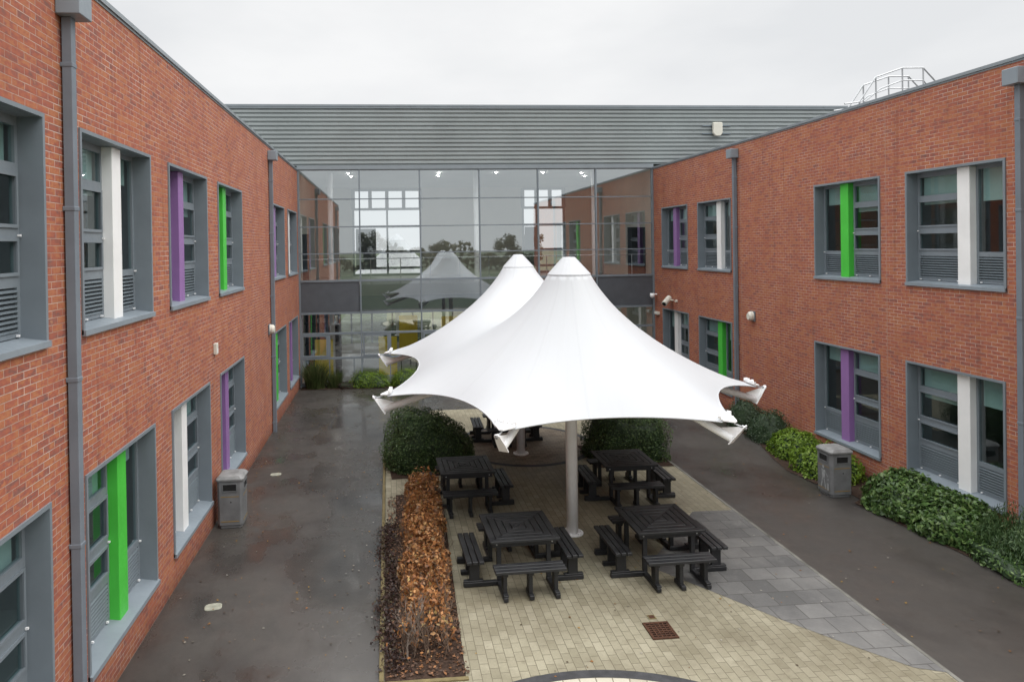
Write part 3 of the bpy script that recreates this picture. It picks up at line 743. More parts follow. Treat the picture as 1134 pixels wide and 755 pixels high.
# ------------------------------------------------------------------ tensile canopy
def make_canopy():
    MX, M1, M2 = 3.38, 12.34, 17.23
    ox, oy = MX, (M1+M2)/2
    root = thing('tensile_canopy', 'large white twin-peaked tensile canopy on two masts over the picnic tables', 'canopy', (ox, oy, 0))
    zc = 2.62
    cor = [(MX-1.70, M1-2.36), (MX+1.88, M1-2.42), (MX+3.66, M1+.05), (MX+3.6, M2+.25), (MX+1.75, M2+2.5), (MX-1.75, M2+2.5), (MX-3.46, M2+.42), (MX-3.50, M1+.32)]
    sag = [.09, .15, .13, .13, .12, .13, .145, .13]
    cen = Vector((MX, oy))
    loop = []; zl = []
    n = 26
    ends = []
    for i, (cx, cy) in enumerate(cor):      # blunt, clamped corners about .4 m wide
        my = M1 if i in (0, 1, 2, 7) else M2
        o_ = Vector((cx-MX, cy-my)).normalized(); s_ = Vector((-o_.y, o_.x)); K_ = Vector((cx, cy))-o_*.10
        ends.append((K_-s_*.17, K_+s_*.17))
    for i in range(8):
        p0, p1 = ends[i]
        for k in range(5): p_ = p0.lerp(p1, k/5); loop.append((p_.x, p_.y)); zl.append(zc+.035)
        a = p1; c = ends[(i+1) % 8][0]; d = c-a; ln = d.length
        nrm = Vector((-d.y, d.x)).normalized()
        if nrm.dot(cen-(a+c)/2) < 0: nrm = -nrm
        for k in range(n):
            t_ = k/n; q = 4*t_*(1-t_)
            p_ = a+d*t_+nrm*(q**.92)*sag[i]*ln
            loop.append((p_.x, p_.y)); zl.append(zc+.035+(.05 if i == 0 else .15)*q)
    RR = .385; NA = 40
    rings = []
    for my in (M1, M2): rings.append([(MX+RR*math.cos(2*math.pi*k/NA), my+RR*math.sin(2*math.pi*k/NA)) for k in range(NA)])
    nl = len(loop); pts = loop+rings[0]+rings[1]
    fixed = {i: zl[i] for i in range(nl)}
    for j in range(2):
        for k in range(NA): fixed[nl+j*NA+k] = 4.86
    from mathutils.geometry import intersect_point_tri_2d
    def inside(x, y):
        c = False; j = nl-1
        for i in range(nl):
            xi, yi = loop[i]; xj, yj = loop[j]
            if (yi > y) != (yj > y) and x < (xj-xi)*(y-yi)/(yj-yi)+xi: c = not c
            j = i
        return c
    lp = np.array(loop)
    extra = []
    for my in (M1, M2):
        rr = RR
        for k in range(1, 11):
            rr *= 1.155
            for q in range(NA):
                a_ = 2*math.pi*(q+.5*(k % 2))/NA; extra.append((MX+rr*math.cos(a_), my+rr*math.sin(a_)))
    rmax = rr
    for ix in range(-24, 25):
        for iy in range(-36, 37):
            x = MX+ix*.17+(iy % 2)*.085; y = oy+iy*.15
            if min(math.hypot(x-MX, y-M1), math.hypot(x-MX, y-M2)) < rmax+.1: continue
            if not inside(x, y): continue
            if np.min(np.hypot(lp[:, 0]-x, lp[:, 1]-y)) < .07: continue
            extra.append((x, y))
    pts = pts+extra
    edges = [(i, (i+1) % nl) for i in range(nl)]
    for j in range(2): edges += [(nl+j*NA+k, nl+j*NA+(k+1) % NA) for k in range(NA)]
    res = delaunay_2d_cdt([Vector(p_) for p_ in pts], edges, [], 0, 1e-6)
    V, F = res[0], res[2]; orig = res[3]
    tri = []
    for f in F:
        cx = sum(V[i].x for i in f)/3; cy = sum(V[i].y for i in f)/3
        if math.hypot(cx-MX, cy-M1) < RR*.98 or math.hypot(cx-MX, cy-M2) < RR*.98 or not inside(cx, cy): continue
        tri.append(tuple(f))
    nV = len(V); z = np.zeros(nV); fx = np.zeros(nV, bool)
    for i in range(nV):
        for o_ in orig[i]:
            if o_ in fixed: z[i] = fixed[o_]; fx[i] = True
    W = np.zeros((nV, nV)); P2 = np.array([(v.x, v.y) for v in V])
    for (a, b_, c) in tri:
        for (i, j, k) in ((a, b_, c), (b_, c, a), (c, a, b_)):
            e1 = P2[i]-P2[k]; e2 = P2[j]-P2[k]
            ct = float(e1@e2)/max(1e-9, abs(e1[0]*e2[1]-e1[1]*e2[0]))
            xm_, ym_ = (P2[i]+P2[j])/2; rm_ = min(math.hypot(xm_-MX, ym_-M1), math.hypot(xm_-MX, ym_-M2))
            W[i, j] += ct*.5*rm_**-.34; W[j, i] += ct*.5*rm_**-.34
    used = W.any(1); fr_ = np.where(used & ~fx)[0]; fi = np.where(fx)[0]
    D = np.diag(W.sum(1))-W
    z[fr_] = np.linalg.solve(D[np.ix_(fr_, fr_)], -D[np.ix_(fr_, fi)]@z[fi])
    b = MB(); b.add([(P2[i, 0]-ox, P2[i, 1]-oy, z[i]) for i in range(nV)], tri)
    me_o = b.build('membrane', M['fabric'], root, smooth=True)
    bm = bmesh.new(); bm.from_mesh(me_o.data)
    bmesh.ops.delete(bm, geom=[v for v in bm.verts if not v.link_faces], context='VERTS')
    for f in bm.faces:
        if f.normal.z < 0: f.normal_flip()
    bm.to_mesh(me_o.data); bm.free()
    # hem: thin welted edge following the boundary
    b = MB(); pl = [(x-ox, y-oy, zz_-.004) for (x, y), zz_ in zip(loop, zl)]; b.tube(pl+[pl[0]], .013, 6, cap=False)
    b.build('hem', M['fabric'], root, smooth=True)
    for my in (M1, M2):
        y = my-oy
        b = MB(); NB = 32
        prf = [(.402, 4.838), (.398, 4.862), (.123, 5.165), (.11, 5.174), (0.001, 5.178)]
        vs = [(r*math.cos(2*math.pi*k/NB), y+r*math.sin(2*math.pi*k/NB), zz_) for r, zz_ in prf for k in range(NB)]
        fs = [(i*NB+k, i*NB+(k+1) % NB, (i+1)*NB+(k+1) % NB, (i+1)*NB+k) for i in range(len(prf)-1) for k in range(NB)]
        b.add(vs, fs); b.build('peak_cap', M['fabric'], root, smooth=False)
        b = MB(); b.tube([(0, y, 0), (0, y, 4.9)], .108, 20)
        mo = b.build('mast', M['white'], root, smooth=False)
        mo.data.polygons.foreach_set('use_smooth', [len(p_.vertices) == 4 for p_ in mo.data.polygons])
        b = MB(); b.tube([(0, y, 0.002), (0, y, .022)], .2, 20)
        for k in range(6): b.tube([(.155*math.cos(k*1.047), y+.155*math.sin(k*1.047), .02), (.155*math.cos(k*1.047), y+.155*math.sin(k*1.047), .05)], .016, 6)
        b.build('base_plate', M['white'], mo)
    for i, (cx, cy) in enumerate(cor):
        my = M1 if i in (0, 1, 2, 7) else M2
        d = Vector((cx-MX, cy-my, 0)); rr = d.length; d.normalize(); s = Vector((-d.y, d.x, 0))
        A = Vector((0, my-oy, 3.52))+d*.1; E = Vector((0, my-oy, 0))+d*(rr+.0); E.z = 2.37
        b = MB(); m1_ = A.lerp(E, .5)
        b.tube([A, m1_, E], [.068, .068, .062], 16)
        arm = b.build('arm', M['white'], root); arm.data.polygons.foreach_set('use_smooth', [len(p_.vertices) == 4 for p_ in arm.data.polygons])
        t_ = (E-A).normalized(); up = s.cross(t_).normalized()
        if up.z < 0: up = -up
        # end plate, narrowing to a rounded lug with a pin hole, and a gusset behind it
        b = MB(); pr = []
        for (q, hh) in ((-.08, -.08), (.08, -.08), (.075, .08), (.05, .24)): pr.append((q, hh))
        for k in range(7): a_ = math.pi*k/6; pr.append((.05*math.cos(a_), .275+.05*math.sin(a_)))
        pr.append((-.05, .24)); pr.append((-.07, .08))
        np_ = len(pr)
        lean = up*.96+t_*.28
        vs = [E+s*q+lean*hh for q, hh in pr]+[E+t_*.018+s*q+lean*hh for q, hh in pr]
        b.add(vs, [tuple(range(np_)), tuple(range(np_, 2*np_))[::-1]]+[(k, (k+1) % np_, np_+(k+1) % np_, np_+k) for k in range(np_)])
        g = .009
        vs = [E+s*q*g+t_*a_+up*h_ for q in (-1, 1) for a_, h_ in ((-.24, .066), (0.02, .05), (.065, .25), (-.005, .22))]
        b.add(vs, [(0, 1, 2, 3), (7, 6, 5, 4), (0, 4, 5, 1), (1, 5, 6, 2), (2, 6, 7, 3), (3, 7, 4, 0)])
        b.build('end_plate', M['white'], arm)
        pc = E+lean*.275
        b = MB(); b.tube([pc-t_*.03, pc+t_*.045], .024, 10); b.build('pin', M['chrome'], arm)
        # clamped membrane corner: plate, shackle and ruffled lacing
        K = Vector((cx-MX, cy-oy, zc)) if False else Vector((cx-ox, cy-oy, zc))
        b = MB(); dn = (d*.97+Vector((0, 0, -.25))).normalized(); un = s.cross(dn).normalized()
        if un.z < 0: un = -un
        q_ = [(-.13, .165), (-.07, .165), (.05, .035), (.05, -.035), (-.07, -.165), (-.13, -.165)]
        vs = [K+dn*a_+s*w2+Vector((0, 0, .052)) for a_, w2 in q_]+[K+dn*a_+s*w2+Vector((0, 0, .03)) for a_, w2 in q_]
        b.add(vs, [tuple(range(6)), tuple(range(6, 12))[::-1]]+[(k, (k+1) % 6, 6+(k+1) % 6, 6+k) for k in range(6)])
        for k in range(11):      # ruffled lacing along the clamped edge
            w2 = -.17+.034*k
            c0 = K-dn*(.13+.02*(k % 2))+s*w2+Vector((0, 0, .05))
            b.hexa([c0+s*x+d*y+Vector((0, 0, z_)) for z_ in (0, .035+.02*(k % 3)) for y in (-.02, .022) for x in (-.011+z_*.25*((k % 3)-1), .009)])
        b.build('corner_plate', M['white'], root)
        b = MB(); b.tube([K+dn*.02, pc], .012, 6); b.build('shackle', M['chrome'], root)
    return root
canopy = make_canopy()
c2 = copy_tree(canopy); c2.location = (.6, 44.4, 0); c2.scale = (1.2, 1.2, 1.2); c2['label'] = 'second white canopy beyond the hall, seen through its left upper windows'

# ------------------------------------------------------------------ picnic tables
def make_table():
    root = thing('picnic_table', 'x', 'picnic table', (0, 0, 0), 0, 'black square picnic tables under the canopy')
    S = .57
    b = MB()       # mitred square frames of planks round a small middle
    nfr = 5; pw = S/(nfr+.02)
    for k in range(nfr):
        o = S-k*pw-.004; i_ = o-pw+.012
        if k == nfr-1: i_ = .018
        z0, z1 = .712, .752
        for q in range(4):
            ca_, sa_ = [(1, 0), (0, 1), (-1, 0), (0, -1)][q]
            T = lambda x, y, z, ca_=ca_, sa_=sa_: (x*ca_-y*sa_, x*sa_+y*ca_, z)
            g = .003
            vs = [(-o+g, -o, z0), (o-g, -o, z0), (-i_+g, -i_, z0), (i_-g, -i_, z0), (-o+g, -o, z1), (o-g, -o, z1), (-i_+g, -i_, z1), (i_-g, -i_, z1)]
            b.hexa(vs, T)
    b.box(-.012, .012, -.2, .2, .70, .742)
    b.build('tabletop', M['black'], root, bevel=.004)
    b = MB()
    for s_ in (-1, 1):
        b.box(-.52, .52, s_*.46-.02, s_*.46+.02, .62, .711); b.box(s_*.46-.02, s_*.46+.02, -.439, .439, .62, .711)
    b.box(-.439, .439, -.05, .05, .64, .711)
    b.build('apron', M['black'], root, bevel=.004)
    for sx_ in (-1, 1):
        for sy_ in (-1, 1):
            b = MB(); x, y = sx_*.405, sy_*.405
            b.box(x-.035, x+.035, y-.034, y+.034, .075, .711)
            lg = b.build('leg', M['black'], root, bevel=.005)
    for q in range(2):       # ground beams joining the benches to the table
        for s_ in (-1, 1):
            for e_ in (-1, 1):
                b = MB(); a0, a1 = sorted((e_*.98, e_*.37))
                if q == 0: b.box(a0, a1, s_*.405-.036, s_*.405+.036, 0.002, .07)
                else: b.box(s_*.405-.036, s_*.405+.036, *((.372, .979) if e_ > 0 else (-.979, -.372)), 0.003, .068)
                b.build('base_beam', M['black'], root, bevel=.006)
    for q in range(4):
        ca_, sa_ = [(1, 0), (0, 1), (-1, 0), (0, -1)][q]
        T = lambda x, y, z, ca_=ca_, sa_=sa_: (x*ca_-y*sa_, x*sa_+y*ca_, z)
        b = MB()
        for k in range(3): b.box(-.555, .555, -.945+k*.098, -.945+k*.098+.084, .40, .448, T)
        b.box(-.46, .46, -.86, -.76, .36, .399, T)
        be = b.build('bench', M['black'], root, bevel=.006)
        for x in (-.40, 0, .40):
            b = MB(); b.box(x-.045, x+.045, -.90, -.70, .345, .398, T); b.box(x-.03, x+.03, -.885, -.725, .07, .345, T)
            if x == 0: b.box(x-.036, x+.036, -.97, -.68, .004, .069, T)
            else: b.box(x-.038, x+.038, -.975, -.66, .074, .098, T)
            b.build('bench_leg', M['black'], be, bevel=.005)
    for sx_ in (-1, 1):
        for sy_ in (-1, 1):
            b = MB(); b.tube([(sx_*.45, sy_*.481, .668), (sx_*.45, sy_*.488, .668)], .012, 8); b.build('bolt', M['chrome'], root)
    return root
spots = [((2.09, 11.02), 1.5, 'black square picnic table nearest the beech hedge, in the front row under the canopy'),
         ((4.50, 11.03), .8, 'black square picnic table at the front right, standing partly on grey slabs'),
         ((1.57, 14.25), 1.2, 'black square picnic table beside the green hedge at left, behind the front row'),
         ((5.05, 14.25), -1, 'black square picnic table in front of the right green hedge'),
         ((3.24, 18.75), -2, 'farthest black picnic table, behind the rear canopy mast')]
proto = make_table()
for i, ((x, y), a, lb) in enumerate(spots):
    o = proto if i == 0 else copy_tree(proto)
    o.location = (x, y, .004); o.rotation_euler = (0, 0, R(a)); o['label'] = lb

# ------------------------------------------------------------------ litter bins
def make_bin():
    root = thing('litter_bin', 'x', 'litter bin', (0, 0, 0), 0, 'grey litter bins against the walls')
    S = .235; c = .045
    def octo(s, z): return [(s-c, -s, z), (s, -s+c, z), (s, s-c, z), (s-c, s, z), (-s+c, s, z), (-s, s-c, z), (-s, -s+c, z), (-s+c, -s, z)]
    def loft(b, secs):
        vs = [v for s_ in secs for v in s_]; fs = [(i*8+k, i*8+(k+1) % 8, (i+1)*8+(k+1) % 8, (i+1)*8+k) for i in range(len(secs)-1) for k in range(8)]
        fs += [tuple(range(8))[::-1], tuple((len(secs)-1)*8+k for k in range(8))]; b.add(vs, fs)
    b = MB(); loft(b, [octo(S-.02, 0), octo(S-.02, .05), octo(S, .055), octo(S+.004, .84)]); b.build('body', M['bin'], root, bevel=.006)
    b = MB(); loft(b, [octo(S+.022, .842), octo(S+.026, .88), octo(S-.02, .925), octo(S-.11, .945)]); b.build('lid', M['binlid'], root, bevel=.006)
    for q in range(4):
        ca_, sa_ = [(1, 0), (0, 1), (-1, 0), (0, -1)][q]
        T = lambda x, y, z, ca_=ca_, sa_=sa_: (x*ca_-y*sa_, x*sa_+y*ca_, z)
        b = MB(); s = S+.004
        b.box(-.135, .135, -s-.012, -s+.01, .66, .672, T); b.box(-.135, .135, -s-.012, -s+.01, .788, .80, T)
        b.box(-.135, -.123, -s-.012, -s+.01, .672, .788, T); b.box(.123, .135, -s-.012, -s+.01, .672, .788, T)
        ap = b.build('aperture', M['bin'], root)
        b = MB(); b.box(-.122, .122, -s-.002, -s+.01, .673, .787, T); b.build('opening', M['dark'], ap)
    b = MB()
    for z in (.56, .12):
        for q in range(4):
            ca_, sa_ = [(1, 0), (0, 1), (-1, 0), (0, -1)][q]
            T = lambda x, y, z, ca_=ca_, sa_=sa_: (x*ca_-y*sa_, x*sa_+y*ca_, z)
            b.box(-.17, .17, -S-.0045, -S+.01, z, z+.014, T)
    b.build('gold_band', M['gold'], root)
    b = MB(); b.tube([(.02, -S-.002, .47), (.02, -S-.008, .47)], .012, 8); b.build('lock', M['dark'], root)
    return root
bn = make_bin(); bn.location = (-3.13, 13.6, -.006); bn.rotation_euler = (0, 0, R(.5)); bn['label'] = 'grey square litter bin against the left brick wall, under a purple window post'
bn.scale = (1.03, 1.03, 1.09)
bn2 = copy_tree(bn); bn2.location = (9.46, 13.6, -.006); bn2.rotation_euler = (0, 0, R(1)); bn2['label'] = 'grey square litter bin among the shrubs of the right planting bed'
# worn pale emblem of a stick figure dropping litter on the right bin's path side
b = MB()
def disc(cy, cz, r, n=14): b.add([(-.2425, cy+r*math.cos(2*math.pi*k/n), cz+r*math.sin(2*math.pi*k/n)) for k in range(n)], [tuple(range(n))])
def quad(p): b.add([(-.2425, y, z) for y, z in p], [tuple(range(len(p)))])
disc(.01, .545, .034)
quad([(-.05, .49), (.06, .5), (.045, .33), (-.03, .33)]); quad([(-.03, .325), (.0, .325), (-.05, .13), (-.085, .13)]); quad([(.01, .325), (.045, .325), (.09, .15), (.055, .14)])
quad([(-.05, .485), (-.052, .45), (-.12, .37), (-.135, .39)]); disc(-.14, .33, .016)
quad([(-.17, .26), (-.10, .26), (-.112, .12), (-.158, .12)])
o = b.build('emblem', M['mark'], bn2, norm=False)

# ------------------------------------------------------------------ wall fittings
def bulkhead(name, label, loc, side):
    t = thing(name, label, 'wall light', loc); s = 1 if side == 'L' else -1
    b = MB(); x0, x1 = sorted((0, s*.04)); b.box(x0, x1, -.13, .13, -.15, .15); b.build('back_plate', M['grey'], t, bevel=.01)
    b = MB(); n = 14
    pr = [(.13*math.cos(2*math.pi*k/n)*.95, .15*math.sin(2*math.pi*k/n)*.95) for k in range(n)]
    secs = [(.041, 1.0), (.12, .95), (.17, .7)]
    vs = [(s*d_, y*f2, z*f2-.02*(1-f2)) for d_, f2 in secs for y, z in pr]
    fs = [(i*n+k, i*n+(k+1) % n, (i+1)*n+(k+1) % n, (i+1)*n+k) for i in range(2) for k in range(n)]+[tuple(2*n+k for k in range(n))]
    b.add(vs, fs); b.build('diffuser', M['cream'], t)
    return t
bulkhead('wall_light', 'white bulkhead light on the left brick wall beside the far drainpipe', (XL, 19.95, 3.08), 'L')
bulkhead('wall_light', 'white bulkhead light on the right brick wall beside the far drainpipe', (XR, 19.25, 3.19), 'R')
t = thing('sensor_box', 'small cream box on the left brick wall between the window rows', 'sensor', (XL, 13.76, 3.44))
b = MB(); b.box(0, .07, -.06, .06, -.11, .11); b.build('case', M['cream'], t, bevel=.008)
b = MB(); b.box(.071, .075, -.03, .03, -.08, .0); b.build('lens', M['fin_white'], t)
t = thing('security_camera', 'cream floodlight style camera on the right brick wall above the far windows', 'camera', (XR, 24.9, 3.22))
b = MB(); b.tube([(0, 0, 0), (-.16, 0, .02)], .03, 8); b.build('bracket', M['cream'], t)
b = MB(); b.tube([(-.1, .13, .1), (-.42, -.12, -.12)], .105, 12); b.build('body', M['cream'], t, bevel=.01)
b = MB(); b.tube([(-.42, -.121, -.121), (-.43, -.128, -.128)], .08, 12); b.build('lens', M['dark'], t)
b = MB(); b.tube([(0, -.34, 0), (-.08, -.34, 0)], .05, 10); b.build('junction_box', M['cream'], t)
t = thing('dome_camera', 'small white dome camera high in the corner of the right brick wall', 'camera', (XR, 26.45, 3.3))
b = MB(); b.tube([(0, 0, .05), (-.2, 0, .05)], .025, 8); b.build('bracket', M['white'], t)
b = MB(); b.tube([(-.2, 0, .09), (-.2, 0, -.01), (-.2, 0, -.07), (-.2, 0, -.1)], [.09, .1, .075, .02], 14); b.build('dome', M['white'], t, smooth=True)
t = thing('junction_box', 'small cream box on the right brick wall below the dome camera', 'box', (XR, 26.35, 2.6))
b = MB(); b.box(-.12, 0, -.16, .16, -.06, .06); b.build('case', M['cream'], t, bevel=.01)
b = MB(); b.box(-.124, -.1195, -.10, .10, -.03, .03); b.build('cover', M['fin_white'], t)

# ------------------------------------------------------------------ drain grate and covers
t = thing('drain_grate', 'rusty square drain grate set in the beige paving', 'drain', (3.715, 9.07, .0))
b = MB()
for k in range(8): y = -.17+k*.0486; b.box(-.155, .155, y-.009, y+.009, .002, .014)
for k in range(6): x = -.155+k*.062; b.box(x-.008, x+.008, -.171, .171, .001, .012)
b.build('bars', M['rust'], t)
b = MB(); b.box(-.185, .185, -.2, -.18, -.003, .016); b.box(-.185, .185, .18, .2, -.003, .016); b.box(-.185, -.165, -.179, .179, -.003, .016); b.box(.165, .185, -.179, .179, -.003, .016); b.build('rim', M['rust'], t)
b = MB(); b.box(-.165, .165, -.18, .18, -.003, -.001); b.build('pit', M['dark'], t)
t = thing('small_cover', 'small rusty square cover just behind the drain grate', 'cover', (3.73, 9.42, 0))
b = MB(); b.box(-.04, .04, -.04, .04, -.003, .006); b.build('lid', M['rust'], t)
b = MB(); b.box(-.055, .055, -.055, .055, -.003, .003); b.build('frame', M['timber'], t)
def cover(loc, rz, label):
    t = thing('access_cover', label, 'cover', loc, rz, 'pale access covers in the left path')
    b = MB(); n = 20; pr = [(.13*abs(math.cos(a_))**.6*math.copysign(1, math.cos(a_)), .10*abs(math.sin(a_))**.6*math.copysign(1, math.sin(a_))) for a_ in [2*math.pi*k/n for k in range(n)]]
    b.add([(x, y, .001) for x, y in pr]+[(x*.95, y*.95, .008) for x, y in pr], [tuple(range(n, 2*n))]+[(k, (k+1) % n, n+(k+1) % n, n+k) for k in range(n)])
    b.build('lid', M['cover'], t); return t
cover((-2.72, 10.45, -.007), .15, 'pale oblong access cover in the left tarmac path, nearer the camera')
cover((-2.76, 16.45, -.007), .1, 'pale oblong access cover in the left tarmac path beyond the litter bin')

# ------------------------------------------------------------------ planting
def blob_hedge(name, label, cx, cy, hx, hy, hz, n, lsize, mat, seed, topf=None, cat='hedge', ex=3.2, leaf_aspect=.55, lump=.12, up=.25):
    t = thing(name, label, cat, (cx, cy, 0))
    d = unit(rng.normal(size=(n, 3))); d[:, 2] = np.abs(d[:, 2])*1.05-.05
    d = unit(d)
    def rad(d): return 1/((np.abs(d[:, 0])**ex+np.abs(d[:, 1])**ex+np.abs(d[:, 2])**ex)**(1/ex))
    def surf(d, k):
        p = d*(rad(d)*k)[:, None]
        p = p*(1+lump*vnoise(d*2.4, seed)+lump*.6*vnoise(d*6, seed+1))[:, None]
        p = p*np.array([hx, hy, hz])
        if topf is not None: p[:, 2] *= topf(p[:, 0]/hx, p[:, 1]/hy)
        p[:, 2] = np.maximum(p[:, 2], .0)+.03
        return p
    k = 1-.16*rng.random(n)**1.6
    P = surf(d, k)
    leaves('foliage', P, lsize, mat, t, leaf_aspect, d*1.0+np.array([[0, 0, up]]), .8)
    # solid dark core added inside so that the hedge is dense
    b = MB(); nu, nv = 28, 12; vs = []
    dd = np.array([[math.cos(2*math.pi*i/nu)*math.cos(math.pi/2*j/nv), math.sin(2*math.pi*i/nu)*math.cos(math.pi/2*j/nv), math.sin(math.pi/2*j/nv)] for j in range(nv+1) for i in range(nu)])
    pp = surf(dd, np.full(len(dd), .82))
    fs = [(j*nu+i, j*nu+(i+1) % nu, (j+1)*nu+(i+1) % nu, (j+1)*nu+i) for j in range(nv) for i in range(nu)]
    b.add([tuple(p) for p in pp], fs); b.build('dark_core', M['lf_dark'], t, smooth=True)
    return t
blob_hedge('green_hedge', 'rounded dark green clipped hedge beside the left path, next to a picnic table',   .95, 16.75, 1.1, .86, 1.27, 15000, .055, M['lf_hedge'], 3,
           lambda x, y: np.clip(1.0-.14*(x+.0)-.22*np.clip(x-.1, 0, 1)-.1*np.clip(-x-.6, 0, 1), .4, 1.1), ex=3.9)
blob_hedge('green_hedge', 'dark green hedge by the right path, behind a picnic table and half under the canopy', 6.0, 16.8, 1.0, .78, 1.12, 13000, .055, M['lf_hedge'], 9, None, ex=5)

# beech hedge: dense russet body, thinning towards the camera
t = thing('beech_hedge', 'low russet beech hedge with autumn leaves along the left path', 'hedge', (.5, 11.5, 0))
n = 15000
P = np.stack([rng.uniform(.0, 1, n), rng.random(n)**.9, rng.random(n)], 1)
y = 8.8+5.6*P[:, 1]; dens = np.clip((y-8.7)/2.2, 0, 1)
keep = rng.random(n) < (.12+.88*dens)*(.72+.28*np.clip(vnoise(np.stack([P[:, 0]*2, y*1.7, y*0], 1), 77)+.6, 0, 1)); P = P[keep]; y = y[keep]; dens = dens[keep]; n = len(P)
xw = .45+.04*(y-9); hx = .40
u = (P[:, 0]*2-1); x = xw+hx*u*(.9+.12*np.sin(y*3.1)+.08*np.sin(y*7.7))
top = (.45+.05*np.sin(y*2.3+u)+.05*np.sin(y*6.1+2*u)+.06*vnoise(np.stack([x, y, y*0], 1)*3, 4))*np.sqrt(np.clip(1-.75*np.abs(u)**3, .05, 1))*(1+.16*rng.normal(size=n))*(.72+.28*dens)
z = .06+top*(1-(1-P[:, 2])**2.0*1.0)
PP = np.stack([x-.5, y-11.5, z], 1)
leaves('foliage', PP, .075, M['lf_beech'], t, .58, np.array([[0, 0, .7]]), 1.0, None, .35)
b = MB()
for k in range(520):
    yy = random.uniform(8.8, 14.4); xx = .45+.04*(yy-9)+random.uniform(-.34, .34)
    p0 = Vector((xx-.5, yy-11.5, 0)); hh = random.uniform(.26, .54)
    p1 = p0+Vector((random.uniform(-.1, .1), random.uniform(-.1, .1), hh*.55)); p2 = p1+Vector((random.uniform(-.12, .12), random.uniform(-.12, .12), hh*.45))
    b.tube([p0, p1, p2], [.007, .005, .002], 5, cap=False)
    for q in range(2):
        s0 = p0.lerp(p1, random.uniform(.3, 1)); b.tube([s0, s0+Vector((random.uniform(-.16, .16), random.uniform(-.16, .16), random.uniform(.08, .22)))], [.004, .0015], 4, cap=False)
b.build('twigs', M['twig'], t)
# bare shrub at the near end of the bed
t = thing('bare_shrub', 'leafless pale branching shrub at the near end of the beech bed', 'shrub', (.2, 8.85, 0))
b = MB()
def branch(p, d, l, r, depth):
    q = p+d*l; b.tube([p, p.lerp(q, .5)+Vector((random.uniform(-.02, .02), random.uniform(-.02, .02), 0)), q], [r, r*.85, r*.65], 6, cap=False)
    if depth == 0: return
    for k in range(3 if depth > 1 else 2):
        nd = (d+Vector((random.uniform(-.75, .75), random.uniform(-.75, .75), random.uniform(-.1, .5)))).normalized()
        branch(p.lerp(q, random.uniform(.55, 1)), nd, l*random.uniform(.55, .85), r*.62, depth-1)
branch(Vector((-.02, -.08, 0)), Vector((.08, .25, 1)).normalized(), .34, .016, 4)
branch(Vector((.07, .05, 0)), Vector((.3, .15, 1)).normalized(), .26, .012, 3)
b.build('branches', M['twigp'], t)
PP = np.stack([rng.uniform(-.3, .45, 60), rng.uniform(-.25, .6, 60), rng.uniform(.1, .6, 60)], 1)
leaves('foliage', PP, .05, M['lf_beech'], t)
# ground cover spilling over the edging (uncountable)
n = 2600; yy = rng.uniform(8.5, 13.1, n); xx = -.06+rng.normal(size=n)*.085-.05*np.sin(yy*2.7)-.03*np.sin(yy*7)
PP = np.stack([xx, yy, .02+np.abs(rng.normal(size=n))*.07*np.exp(-((xx+.03)/.2)**2)], 1)
PP[:, 2] = np.clip(PP[:, 2], .01, .25)
o = leaves('ground_cover', PP, .05, M['lf_red']); tag(o, 'dark red trailing ground cover spilling over the path edge beside the beech hedge', 'ground cover', kind='stuff')
n = 2600; PP = np.stack([rng.uniform(-.08, .95, n), rng.uniform(8.42, 14.6, n), rng.uniform(.008, .03, n)], 1)
m2 = leaves('leaf_litter', PP, .055, M['lf_litter'], None, .6, np.array([[0, 0, 2.5]]), .7); tag(m2, 'brown leaf litter on the soil under the beech hedge', 'leaf litter', kind='stuff')
PP = np.stack([rng.normal(.05, .35, 30)*.5+.85, rng.uniform(8.4, 9.2, 30), rng.uniform(.02, .15, 30)], 1)

def shrub(name, label, cx, cy, hx, hy, hz, n, ls, mat, seed, asp=.5, lump=.16, ex=2.3, up=.4):
    return blob_hedge(name, label, cx, cy, hx, hy, hz, n, ls, mat, seed, None, 'shrub', ex, asp, lump, up)
shrub('leafy_shrub', 'mid green broad-leaved shrub right of the litter bin in the right bed', 10.2, 12.5, .68, .74, .74, 4300, .10, M['lf_mid'], 21)
shrub('leafy_shrub', 'mid green broad-leaved shrub under the white window post in the right bed', 10.25, 11.45, .62, .76, .70, 4100, .10, M['lf_mid'], 22)
shrub('lime_shrub', 'bright lime green shrub left of the right litter bin', 10.08, 14.75, .66, .75, .56, 2800, .085, M['lf_lime'], 23, .5, .2)
shrub('lime_shrub', 'bright lime green shrub second from the right litter bin', 10.2, 16.1, .6, .75, .58, 2600, .085, M['lf_lime'], 24, .5, .2)
shrub('dark_shrub', 'dark green shrub at the far end of the right bed, beyond the lime shrubs', 10.3, 17.5, .5, .7, .78, 2200, .06, M['lf_dark'], 25)
shrub('dark_shrub', 'dark green shrub by the far right drainpipe', 10.35, 18.8, .45, .65, .8, 2000, .06, M['lf_dark'], 26)

